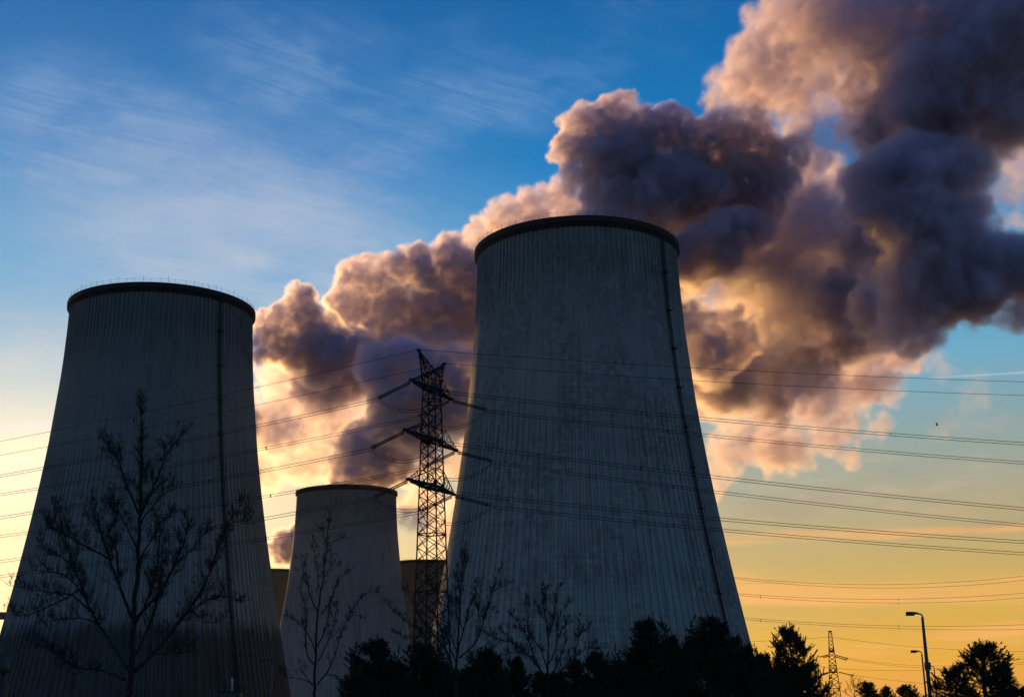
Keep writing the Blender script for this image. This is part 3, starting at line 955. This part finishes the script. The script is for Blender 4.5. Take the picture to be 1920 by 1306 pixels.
bare_tree('rounded bare tree in front of the foot of the large grey tower', 80,
          cp([(1465, 1277), (1460, 1100), (1465, 900), (1460, 760), (1440, 600), (1425, 450), (1418, 355)], k5, ox5, oy5),
          [cp(l, k5, ox5, oy5) for l in [
              [(1455, 1160), (1380, 1030), (1290, 930), (1180, 830), (1100, 760), (1060, 690)],
              [(1440, 1120), (1350, 950), (1300, 800), (1230, 680), (1160, 580)],
              [(1460, 1050), (1400, 880), (1300, 740), (1290, 600), (1280, 450)],
              [(1470, 1000), (1530, 860), (1540, 700), (1580, 560), (1650, 470)],
              [(1465, 780), (1500, 660), (1520, 520), (1530, 420), (1580, 320)],
              [(1475, 1120), (1560, 960), (1600, 820), (1600, 640)],
              [(1480, 1160), (1620, 1000), (1700, 850), (1720, 700), (1720, 610)],
              [(1620, 1000), (1740, 900), (1860, 830)], [(1710, 760), (1790, 700), (1830, 650)],
              [(1180, 830), (1080, 800), (1000, 860), (930, 880)], [(1290, 700), (1200, 700), (1100, 690)],
              [(1445, 650), (1380, 560), (1370, 470)], [(1440, 600), (1450, 450), (1445, 350)],
              [(1090, 800), (980, 760), (920, 740)], [(1540, 720), (1640, 640), (1640, 620)], [(1350, 950), (1220, 900), (1060, 930)]]],
          .09, 12, .46, 2.5, .010)
bare_tree('faint bare shrub-like tree at the foot of the small distant pylon', 190,
          [(1602, 1320), (1602, 1300), (1601, 1285), (1600, 1272)],
          [[(1602, 1305), (1592, 1290), (1588, 1276)], [(1602, 1300), (1612, 1288), (1614, 1272)], [(1602, 1308), (1580, 1295), (1576, 1282)], [(1603, 1305), (1622, 1292), (1628, 1280)], [(1601, 1290), (1597, 1278), (1595, 1268)]],
          .12, 15, .9, .9, .014)


# ------------------------------------------------------------------ pines
def pine_mesh(seed, H=7.5, RW=1.9, shape=.62, shoots=1000):
    rg = np.random.default_rng(seed)
    tm = MB(); lean = rg.normal(size=2)*.12
    def axis(z): return np.array([lean[0]*z/H+.06*math.sin(z*1.3+seed), lean[1]*z/H+.06*math.cos(z*1.1), z])
    zz = np.linspace(0, H*.95, 14)
    tm.tube([axis(z) for z in zz], np.linspace(.15, .02, 14), 7)
    V, Fc = [], []
    def shoot(p, d, ln):
        d = d/np.linalg.norm(d)
        nn = int(9+ln*34)
        for i in range(nn):
            t = rg.random()
            s = p+d*ln*t
            side = rg.normal(size=3); side -= side@d*d; side /= np.linalg.norm(side)
            nd = d*.75+side*.75; nd /= np.linalg.norm(nd)
            L = rg.uniform(.07, .13)
            w = np.cross(nd, rg.normal(size=3)); w /= np.linalg.norm(w)
            b = len(V)
            V.extend([s-w*.011, s+w*.011, s+nd*L+w*.006, s+nd*L-w*.006]); Fc.append((b, b+1, b+2, b+3))
    def candle(p, d, ln):
        d = d/np.linalg.norm(d)
        nn = int(10+ln*60)
        for i in range(nn):
            t = i/nn
            q = p+d*ln*t
            side = rg.normal(size=3); side -= side@d*d; side /= np.linalg.norm(side)
            nd = d*(1.0+.8*t)+side*.7; nd /= np.linalg.norm(nd)
            L = rg.uniform(.07, .11)
            w = np.cross(nd, rg.normal(size=3)); w /= np.linalg.norm(w)
            b = len(V)
            V.extend([q-w*.012, q+w*.012, q+nd*L+w*.006, q+nd*L-w*.006]); Fc.append((b, b+1, b+2, b+3))
    nb = int(H*9)
    lobe = [(rg.uniform(0, 2*math.pi), rg.uniform(.10, .80), rg.uniform(.88, 1.2)) for _ in range(10)]
    per = shoots//nb
    for i in range(nb):
        t = (i+rg.random())/nb
        z = H*(.10+.86*t); a = rg.uniform(0, 2*math.pi)
        k = 1.05
        for la, lz, ls in lobe:
            if abs(lz-t) < .13 and math.cos(a-la) > .5: k = ls
        Lb = RW*((1-t)**shape)*k*rg.uniform(.6, 1.1)+.18
        el = .15+.75*t+rg.normal()*.15
        d = np.array([math.cos(a)*math.cos(el), math.sin(a)*math.cos(el), math.sin(el)])
        p0 = axis(z); pts = []
        for q in np.linspace(0, 1, 6):
            pts.append(p0+d*Lb*q+np.array([0, 0, .28*Lb*q*q]))
        tm.tube(pts, np.linspace(.045*(1-t)+.012, .008, 6), 4, False)
        for j in range(per):
            q = rg.uniform(.15, .9)**.8
            base = p0+d*Lb*q+np.array([0, 0, .28*Lb*q*q])
            shoot(base+rg.normal(size=3)*.11*(1.1-.5*q), d*.5+rg.normal(size=3)*.3+np.array([0, 0, .7]), rg.uniform(.12, .30))
        for j in range(4):       # candles: narrow upright sprays at the branch ends
            q = rg.uniform(.72, 1.06)
            candle(p0+d*Lb*q+np.array([0, 0, .28*Lb*q*q]), d*.45+rg.normal(size=3)*.22+np.array([0, 0, .95]), rg.uniform(.22, .50))
    for j in range(7):           # several competing leaders make the ragged top
        a = rg.uniform(0, 2*math.pi); z0 = H*rg.uniform(.45, .75); z1 = H*(rg.uniform(.72, .99) if j else 1.0); ro = RW*rg.uniform(.15, .5)*(1.3-z1/H)*2.6
        if not j: ro = .05
        p0 = axis(z0); dv = np.array([math.cos(a)*ro, math.sin(a)*ro, z1-z0])
        pos = lambda q: p0+dv*np.array([q**.5, q**.5, q])
        tm.tube([pos(q) for q in np.linspace(0, 1, 7)], np.linspace(.03, .008, 7), 4, False)
        for q in rg.uniform(.25, 1.0, 15):
            a2 = rg.uniform(0, 6.28); wd_ = .40*(1.1-q)
            b0 = pos(q)+np.array([math.cos(a2), math.sin(a2), .35])*wd_
            candle(b0, np.array([math.cos(a2)*.45, math.sin(a2)*.45, 1.0]), rg.uniform(.15, .38))
            shoot(pos(q), b0-pos(q)+np.array([0, 0, .02]), wd_+.02)
        candle(pos(.97), np.array([0, 0, 1.0])+rg.normal(size=3)*.12, rg.uniform(.3, .55))
    cm = MB(); cm.v = [tuple(map(float, p)) for p in V]; cm.f = Fc; cm.n = len(V)
    return tm, cm


PINES = [  # x, top y, half width px, distance, proto, label
 (712,1203,62,74,0,'broad dark pine at the foot of the middle tower, left of the pylon'),
 (668,1262,30,70,3,'low dark pine at the left end of the pine row'),
 (786,1209,44,77,1,'dark pine right in front of the base of the big pylon'),
 (846,1262,34,74,3,'low pine behind the stems of the many-stemmed bare tree'),
 (905,1219,44,76,2,'pointed dark pine between the two bare trees right of the pylon'),
 (973,1234,30,80,1,'narrow dark pine just left of the rounded bare tree'),
 (1045,1262,40,86,3,'low dark pine behind the trunk of the rounded bare tree'),
 (1078,1238,34,84,0,'dark pine between the rounded bare tree and the pale street lamp'),
 (1122,1224,30,86,2,'dark pine just right of the pale street lamp'),
 (1165,1240,34,82,3,'lower dark pine filling the gap left of the two tall pines'),
 (1216,1166,50,78,1,'tall dark pine in front of the large grey tower, left one of the two highest'),
 (1262,1196,36,84,0,'dark pine squeezed between the two highest pines'),
 (1322,1162,56,78,2,'highest bushy pine in front of the large grey tower, below its ladder'),
 (1372,1200,34,84,3,'dark pine at the right foot of the large grey tower'),
 (1404,1213,32,80,1,'dark pine right where the edge of the large grey tower meets the trees'),
 (1437,1228,26,84,0,'small dark pine just right of the large grey tower'),
 (1480,1180,42,72,4,'open-crowned pine standing against the orange sky, left of the small pylon'),
 (1512,1246,40,70,3,'low spreading pine branches reaching towards the small distant pylon'),
 (1622,1279,24,110,1,'small round pine just right of the small distant pylon'),
 (1662,1287,20,115,0,'lowest small pine in the gap before the street lamps'),
 (1702,1284,24,112,2,'small pine just left of the tall street lamp'),
 (1836,1208,66,66,4,'big bushy pine at the right, beyond the street lamps'),
 (1786,1250,36,68,3,'lower left shoulder pine touching the tallest street lamp'),
 (1886,1252,34,66,1,'lower pine at the right side of the big bushy one'),
 (1926,1288,26,68,0,'small dark pine cut by the right edge of the photo')]
protos = []
for sd, (rw, sh) in enumerate([(1.9, .85), (1.7, 1.0), (1.8, .8), (2.1, .65), (2.2, .72)]):
    tm, cm = pine_mesh(20+sd, 7.5, rw, sh, 1700)
    protos.append([tm, cm, rw, None])
BACK = [(690,1250,40),(750,1246,40),(822,1240,34),(874,1256,34),(938,1252,36),(1010,1262,36),(1142,1246,36),(1190,1222,36),(1240,1212,36),(1290,1202,36),(1346,1206,34),(1388,1222,34),(1422,1230,30),(1456,1240,30),(1496,1252,34)]
PINES += [(x, y, h, 94+(k*7) % 9, (k*2+1) % 5, 'low dark pine of the back row, merging with its neighbours along the bottom') for k, (x, y, h) in enumerate(BACK)]
for (X, Y, hwp, D, pi_, lb) in PINES:
    top = at(X, Y, D); h = top[2]-.1
    root = empty('pine_tree', (top[0], D, 0), lb, 'tree', 'dark pines along the bottom', random.uniform(0, 6.28))
    sx = (hwp*1.5/F0*D+.75)/protos[pi_][2]
    root.scale = (sx, sx, h/7.35)
    if protos[pi_][3] is None:
        a = protos[pi_][0].build('trunk', M_PBARK, root); b = protos[pi_][1].build('crown', M_NEEDLE, root)
        protos[pi_][3] = (a, b)
    else:
        for o in protos[pi_][3]:
            c = o.copy(); C.objects.link(c); c.parent = root


# ------------------------------------------------------------------ steam
def vnoise(shape, cell, seed, octaves=4, gain=.5, billow=False):
    """smooth value noise on a grid; cell = size of the coarsest lattice cell in voxels"""
    r = np.random.default_rng(seed)
    tot = np.zeros(shape, np.float32); amp = 1.0; norm = 0
    for o in range(octaves):
        c = cell/2**o
        if c < 1.2: break
        lat = [int(n/c)+4 for n in shape]
        g = r.random(lat, dtype=np.float32)*2-1
        for ax in range(3):
            x = np.arange(shape[ax])/c+r.random()
            i = np.floor(x).astype(int); f = x-i
            # quadratic-ish smooth weights (B-spline, cubic)
            w0 = (1-f)**3/6; w1 = (3*f**3-6*f**2+4)/6; w2 = (-3*f**3+3*f**2+3*f+1)/6; w3 = f**3/6
            M = np.zeros((shape[ax], g.shape[ax]), np.float32)
            for k, wk in enumerate((w0, w1, w2, w3)):
                M[np.arange(shape[ax]), np.minimum(i+k, g.shape[ax]-1)] += wk
            g = np.moveaxis(np.tensordot(M, g, axes=(1, ax)), 0, ax)
        g *= 2.6
        if billow: g = 1-2*np.minimum(np.abs(g)*1.3, 1.0)
        tot += amp*g; norm += amp; amp *= gain
    return tot/norm


def steam_volume(name, lo, hi, vox, blobs, mat, label, seed=1, warp=7.0):
    lo = np.array(lo, float); hi = np.array(hi, float)
    shape = tuple(int(round(x)) for x in (hi-lo)/vox)
    hi = lo+np.array(shape)*vox
    ax = [lo[k]+(np.arange(shape[k])+.5)*vox for k in range(3)]
    off = [vnoise(shape, 34/vox, seed*10+k, 4, .58)*warp*1.35 for k in range(3)]
    bill = vnoise(shape, 19/vox, seed*10+5, 5, .64, billow=True)
    fine = vnoise(shape, 11/vox, seed*10+7, 4, .85)
    dens = np.zeros(shape, np.float32)
    for (c, r, dn, soft, wisp) in blobs:
        m = r*1.35+warp*1.4
        i0 = [max(0, int((c[k]-m-lo[k])/vox)) for k in range(3)]
        i1 = [min(shape[k], int((c[k]+m-lo[k])/vox)+1) for k in range(3)]
        if any(a >= b for a, b in zip(i0, i1)): continue
        sl = tuple(slice(a, b) for a, b in zip(i0, i1))
        X = ax[0][sl[0]][:, None, None]+off[0][sl]-c[0]
        Y = ax[1][sl[1]][None, :, None]+off[1][sl]-c[1]
        Z = ax[2][sl[2]][None, None, :]+off[2][sl]-c[2]
        d = np.sqrt(X*X+Y*Y+Z*Z)/r
        bw = max(.25, 1-wisp*5.5)
        s = 1-d+bill[sl]*.27*bw+fine[sl]*(.12+wisp*1.9)
        v = np.clip(s/soft, 0, 1); v = v*v*(3-2*v)*dn
        v *= np.clip(1+fine[sl]*wisp*2.5, .05, 3)
        dens[sl] = np.maximum(dens[sl], v)
    for k in range(3):       # nothing touches the edge of the grid
        a = np.moveaxis(dens, k, 0)
        a[:2] = 0; a[-2:] = 0
    dens[dens < .0015] = 0
    me = bpy.data.meshes.new(name)
    N = int(np.prod(shape))
    me.vertices.add(N)
    at_ = me.attributes.new('amount', 'FLOAT', 'POINT')
    at_.data.foreach_set('value', dens.ravel())
    src = bpy.data.objects.new(name, me)
    C.objects.link(src)
    g = bpy.data.node_groups.new(name, 'GeometryNodeTree')
    g.interface.new_socket('Geometry', in_out='INPUT', socket_type='NodeSocketGeometry')
    g.interface.new_socket('Geometry', in_out='OUTPUT', socket_type='NodeSocketGeometry')
    q = NT(g)
    gi = q.n('NodeGroupInput'); go = q.n('NodeGroupOutput')
    vc = q.n('GeometryNodeVolumeCube')
    vc.inputs['Min'].default_value = tuple(lo+vox/2)
    vc.inputs['Max'].default_value = tuple(hi-vox/2)
    for k, a in enumerate(('Resolution X', 'Resolution Y', 'Resolution Z')): vc.inputs[a].default_value = shape[k]
    pos = q.n('GeometryNodeInputPosition')
    px, py, pz = q.sep(pos.outputs[0])
    def idx(p, k):
        v = q.m('ROUND', q.m('DIVIDE', q.m('SUBTRACT', p, float(lo[k]+vox/2)), float(vox)))
        nd = q.n('FunctionNodeFloatToInt'); q.link(v, nd.inputs[0]); return nd.outputs[0]
    def im(op, a, b):
        nd = q.n('FunctionNodeIntegerMath', operation=op); q.put(nd.inputs[0], a); q.put(nd.inputs[1], b); return nd.outputs[0]
    I = im('ADD', im('MULTIPLY', im('ADD', im('MULTIPLY', idx(px, 0), shape[1]), idx(py, 1)), shape[2]), idx(pz, 2))
    na = q.n('GeometryNodeInputNamedAttribute', data_type='FLOAT'); na.inputs[0].default_value = 'amount'
    si = q.n('GeometryNodeSampleIndex', data_type='FLOAT', domain='POINT')
    q.link(gi.outputs[0], si.inputs[0])
    q.link(na.outputs[0], si.inputs['Value'])
    q.link(I, si.inputs['Index'])
    q.link(si.outputs[0], vc.inputs['Density'])
    sm = q.n('GeometryNodeSetMaterial'); sm.inputs['Material'].default_value = mat
    q.link(vc.outputs[0], sm.inputs[0]); q.link(sm.outputs[0], go.inputs[0])
    md = src.modifiers.new('steam', 'NODES'); md.node_group = g
    tag(src, label, None, None, 'stuff')
    print(name, 'grid', shape, 'filled', float((dens > 0).mean()))
    return src


steam_m = bpy.data.materials.new('steam'); steam_m.use_nodes = True
st = NT(steam_m.node_tree); steam_m.node_tree.nodes.clear()
so = st.n('ShaderNodeOutputMaterial'); sp = st.n('ShaderNodeVolumePrincipled')
sp.inputs['Color'].default_value = (.93, .86, .965, 1)
sp.inputs['Density'].default_value = 1.0
sp.inputs['Anisotropy'].default_value = .6
sp.inputs['Density Attribute'].default_value = ''
vi = st.n('ShaderNodeVolumeInfo'); tcs = st.n('ShaderNodeTexCoord')
curd = st.noise(tcs.outputs['Object'], .20, 3.6, .70)
st.link(st.m('MULTIPLY', vi.outputs['Density'], st.mp(curd, .37, .63, .15, 1.85)), sp.inputs['Density'])
st.link(sp.outputs[0], so.inputs['Volume'])

# each puff: photo position, radius in photo pixels, distance, density per metre, edge softness, wispiness
DENSE, MID, THIN = .25, .075, .022
PUFFS = [
 # far, thin and sunlit bank between the two left towers
 (520,800,80,790,MID,.5,.1),(600,850,75,790,MID,.5,.1),(560,730,70,780,MID,.4,.1),(690,860,60,790,MID,.5,.1),(640,780,70,780,MID,.5,.1),
 (520,700,45,780,MID,.4,.1),(500,880,50,790,MID,.5,.1),(680,720,70,770,MID,.5,.1),
 (665,520,45,750,.10,.35,.1),(720,530,50,750,.10,.35,.1),(790,520,55,750,.12,.35,.1),(860,510,55,750,.12,.35,.1),(650,570,45,750,.1,.35,.1),
 (720,610,80,755,.09,.4,.1),(810,600,85,755,.1,.4,.1),(890,600,90,755,.1,.4,.1),
 (905,450,35,760,.07,.4,.1),(950,410,45,760,.07,.4,.1),(1000,385,42,760,.07,.4,.1),(1050,380,45,760,.07,.4,.1),(1000,450,70,760,.07,.4,.1),(1090,430,70,760,.07,.4,.1),
 # near dark heap
 (570,575,42,690,DENSE,.15,.05),(535,600,40,690,DENSE,.15,.05),(600,620,50,690,DENSE,.15,.05),(515,635,40,690,DENSE,.15,.05),(560,650,45,690,DENSE,.2,.05),
 (640,640,48,690,DENSE,.15,.05),(600,680,38,690,DENSE,.2,.05),(685,630,32,690,DENSE,.2,.05),(490,600,26,690,DENSE,.2,.05),
 # column from the middle tower, blown to the right
 (650,905,42,652,DENSE,.2,.05),(655,870,42,652,DENSE,.2,.05),(690,830,50,645,DENSE,.2,.05),(700,890,45,650,DENSE,.2,.05),(740,780,60,640,DENSE,.15,.05),(720,740,42,640,DENSE,.15,.05),(780,850,60,645,.08,.4,.08),
 (810,740,70,640,DENSE,.2,.05),(830,690,50,640,DENSE,.2,.05),(880,760,80,640,.1,.35,.05),(870,850,60,650,MID,.5,.1),(950,700,110,640,.1,.35,.05),(1050,600,130,640,.1,.35,.05),(1150,500,120,640,.1,.35,.05),
 (800,960,55,700,.05,.5,.15),(840,1010,45,720,.05,.5,.15),
 # big dark heap over the right tower
 (1085,215,34,640,DENSE,.15,.05),(1130,225,50,640,DENSE,.15,.05),(1165,200,34,640,DENSE,.15,.05),(1075,270,42,640,DENSE,.15,.05),(1200,250,52,640,DENSE,.15,.05),(1160,300,75,640,DENSE,.2,.05),
 (1260,260,50,640,DENSE,.15,.05),(1310,280,50,640,DENSE,.15,.05),(1370,285,50,640,DENSE,.2,.05),(1430,290,50,640,DENSE,.2,.05),(1470,270,35,640,.1,.4,.08),(1280,350,80,640,DENSE,.2,.05),
 (1380,350,70,640,DENSE,.25,.05),(1150,380,65,640,.12,.35,.05),(1080,320,38,650,.12,.35,.05),(1230,420,90,640,.09,.4,.08),
 # high far mass, upper right
 (1330,185,30,625,.07,.4,.1),(1370,165,42,625,.07,.4,.1),(1430,110,60,625,.07,.4,.1),(1400,200,50,625,.07,.4,.1),(1480,50,55,625,.06,.4,.15),(1560,30,90,625,.07,.4,.1),(1480,150,70,625,.06,.4,.1),
 (1640,60,90,605,.07,.4,.1),(1740,70,110,595,.08,.4,.1),(1850,60,120,585,.09,.4,.1),(1630,170,70,605,.06,.4,.1),(1720,200,100,585,.08,.4,.1),(1830,180,110,575,.09,.4,.1),(1920,120,110,565,.1,.4,.1),
 (1510,230,45,625,.03,.5,.2),(1620,260,55,605,.05,.5,.15),
 # near dark mass, right
 (1640,320,60,555,.13,.28,.06),(1720,310,85,555,.13,.28,.06),(1790,330,80,555,.13,.28,.06),(1640,400,60,555,.13,.28,.06),(1720,420,100,555,.14,.28,.06),(1800,430,75,555,.14,.28,.06),
 (1720,520,90,555,.13,.4,.06),(1820,530,80,555,.14,.28,.06),(1900,510,70,555,.14,.28,.06),(1760,555,60,555,.13,.28,.06),(1830,555,50,555,.13,.28,.06),(1910,590,45,555,.1,.4,.08),(1700,590,60,555,.1,.4,.06),(1860,260,50,565,.08,.5,.15),
 (1540,330,50,720,.05,.5,.15),(1500,350,50,720,.05,.5,.15),(1430,380,60,700,.08,.4,.1),(1580,430,70,690,.06,.5,.12),(1290,530,60,740,.06,.5,.1),(1640,590,70,690,.08,.4,.1),(1680,470,70,640,.1,.4,.08),(1600,640,70,700,.08,.5,.1),(1300,760,50,750,.07,.5,.1),(1420,600,50,700,.06,.5,.1),(1560,560,60,680,.09,.5,.1),
 (1920,200,90,560,.1,.4,.1),(1930,20,110,560,.1,.4,.1),(1780,240,60,600,.09,.4,.1),(1560,110,60,620,.06,.4,.1),(1680,120,90,600,.08,.4,.1),(1590,200,50,620,.05,.5,.12),
 (1260,232,45,640,DENSE,.15,.05),(1330,240,45,640,DENSE,.15,.05),(1400,258,42,640,DENSE,.15,.05),(500,915,28,790,MID,.5,.1),
 (1300,420,80,705,.1,.4,.08),(1260,490,70,700,.1,.4,.08),(1420,330,60,690,.1,.4,.08),(1500,300,45,690,.07,.4,.12),(1650,255,70,600,.1,.35,.08),(1740,240,80,590,.12,.35,.08),(1580,330,45,640,.08,.4,.1),(1620,440,60,640,.1,.4,.08),(1500,400,80,700,.09,.4,.1),(1420,500,80,690,.08,.4,.1),(1230,560,60,700,.08,.4,.1),
 (1300,700,55,700,.09,.4,.08),(1350,720,60,690,.1,.4,.08),(1460,740,60,720,.08,.4,.1),(1660,590,60,600,.12,.35,.08),(1600,560,60,640,.1,.4,.08),
 (620,700,70,740,.08,.4,.1),(690,680,60,735,.09,.4,.1),(820,650,60,730,.09,.4,.1),(760,660,70,735,.08,.4,.1),
 (430,800,70,735,.08,.4,.1),(415,700,75,735,.08,.4,.1),(445,880,50,740,.07,.4,.1),(360,760,70,740,.07,.4,.1),  # added puffs, unseen behind the left tower, to shade the right one's top
 (700,700,50,642,DENSE,.15,.05),(765,690,50,642,DENSE,.15,.05),(680,885,45,648,DENSE,.2,.05),(665,835,38,646,DENSE,.2,.05),(745,870,50,646,.16,.25,.06),(870,690,50,640,DENSE,.2,.05),(790,790,60,642,DENSE,.2,.05),
 (1700,670,40,765,.05,.5,.2),(1650,800,30,770,.03,.6,.3),(1590,850,30,770,.03,.6,.3),(1730,660,50,790,.012,.7,.4),
 (930,520,80,745,.1,.35,.1),(1240,330,70,650,.14,.35,.05),
  (1540,175,58,622,.06,.5,.1),(1468,238,42,640,.06,.5,.1),(1600,235,60,620,.06,.5,.1),(1515,285,40,640,.04,.5,.12),(1430,62,48,625,.045,.45,.1),(1400,110,40,625,.04,.45,.1),(1352,152,36,625,.04,.45,.1),(1905,300,65,620,.022,.6,.2),(1895,395,55,620,.016,.6,.2),
 (1500,235,48,625,.035,.5,.12),(1575,265,45,625,.04,.5,.12),(1530,130,50,620,.05,.4,.12),
 (1350,400,110,665,.045,.6,.1),(1450,560,125,665,.04,.6,.1),(1510,440,100,655,.045,.6,.1),(1400,680,85,670,.04,.6,.1),(1570,560,80,650,.05,.6,.1),
 # purple veil in the middle right
 (1320,450,80,730,.06,.5,.12),(1420,430,80,730,.06,.5,.12),(1520,400,70,740,.035,.6,.2),(1520,480,90,730,.06,.5,.12),(1600,520,90,720,.07,.5,.12),(1480,560,90,720,.06,.5,.12),(1380,540,90,730,.035,.6,.2),
 (1560,620,90,710,.07,.5,.1),(1450,660,90,710,.07,.5,.1),(1350,690,80,710,.07,.5,.1),(1520,700,80,710,.06,.5,.12),(1620,660,60,710,.05,.5,.12),
 (1345,465,62,620,.16,.4,.06),(1310,500,45,620,.16,.4,.06),(1400,440,45,625,.14,.4,.08),
 (1330,650,72,610,DENSE,.3,.04),(1395,625,45,610,DENSE,.3,.05),(1370,600,40,610,DENSE,.25,.05),(1300,600,45,610,DENSE,.25,.05),(1390,650,35,610,DENSE,.4,.05),(1310,670,40,610,DENSE,.25,.05),
 # thin sunlit under-side
 (1350,760,60,760,.05,.55,.15),(1430,740,60,760,.05,.55,.15),(1380,840,55,770,.05,.5,.25),(1440,840,55,770,.05,.5,.25),(1500,850,50,770,.05,.5,.25),(1550,830,45,770,.05,.5,.25),(1560,760,60,765,.065,.5,.2),
 (1620,720,60,765,.065,.5,.2),(1680,660,45,765,.065,.5,.2),(1600,790,45,765,.05,.5,.25),(1660,740,40,765,.03,.6,.25),(1500,780,50,770,.025,.6,.3),(1350,890,32,770,.04,.6,.2),(1340,930,20,770,.03,.6,.3),
 (1760,690,45,790,.007,.8,.4),(1820,730,45,790,.005,.8,.4),(1780,780,35,790,.004,.8,.4),(1900,330,60,640,.012,.8,.4),(1900,420,50,640,.02,.8,.3),
]
blobs = []
prng = np.random.default_rng(5)
for (X, Y, r, D, dn, soft, wisp) in PUFFS:
    c = at(X, Y, D); rr = r/F0*np.linalg.norm(c-CAM)
    if dn != DENSE and dn != MID: dn = dn*1.9
    if soft <= .4: soft *= .75
    blobs.append((c, rr, dn, soft, wisp))
    nk = 7 if dn > .05 else 4
    for k in range(nk):
        v = prng.normal(size=3); v /= np.linalg.norm(v); v[1] *= 1.2
        q = c+v*rr*prng.uniform(.6, .95)
        blobs.append((q, rr*prng.uniform(.25, .5), dn*prng.uniform(.7, 1.1), soft, wisp))
allc = np.array([b[0] for b in blobs]); allr = np.array([b[1] for b in blobs])
lo = (allc-allr[:, None]*1.2).min(0)-8; hi = (allc+allr[:, None]*1.2).max(0)+8
lo = np.maximum(lo, (-175, 500, 95)); hi = np.minimum(hi, (300, 840, 385))
print('bounds', lo, hi)
steam_volume('steam_plume', lo, hi, STEAM_VOX, blobs, steam_m, 'billowing purple and orange steam drifting right from behind the cooling towers', 1)


def small_plume(name, puffs, label, seed):
    bl = []
    for (X, Y, r, D, dn) in puffs:
        c = at(X, Y, D); rr = r/F0*np.linalg.norm(c-CAM); bl.append((c, rr, dn, .3, .08))
        for k in range(7):
            v = prng.normal(size=3); v /= np.linalg.norm(v)
            bl.append((c+v*rr*.8, rr*prng.uniform(.25, .5), dn, .3, .08))
    cs = np.array([b[0] for b in bl]); rs_ = np.array([b[1] for b in bl])[:, None]
    steam_volume(name, (cs-rs_*1.2).min(0)-8, (cs+rs_*1.2).max(0)+8, 1.8, bl, steam_m, label, seed, 4.0)


small_plume('steam_plume', [(532,1014,24,985,.4), (510,1034,20,985,.4), (548,1038,26,985,.4), (524,1050,20,990,.4), (565,1000,24,980,.4)], 'small mauve steam puff over the most distant brownish tower', 31)
small_plume('steam_plume', [(800,1038,16,950,.08), (825,1015,26,945,.1), (850,985,34,940,.1), (815,975,24,940,.07), (870,950,40,940,.1)], 'steam rising behind the pylon from the distant tower low behind it', 33)

# ------------------------------------------------------------------ air
hz = MB(); hz.box((0, 0, 219.5), (12300, 12300, 441))
hm = bpy.data.materials.new('haze'); hm.use_nodes = True; hm.node_tree.nodes.clear(); ht = NT(hm.node_tree)
hp = ht.n('ShaderNodeVolumePrincipled'); ho = ht.n('ShaderNodeOutputMaterial')
hp.inputs['Color'].default_value = (.9, .88, .85, 1); hp.inputs['Density'].default_value = .000009; hp.inputs['Anisotropy'].default_value = .6
ht.link(hp.outputs[0], ho.inputs['Volume'])
tag(hz.build('haze', hm), 'thin evening haze in the air', kind='stuff')
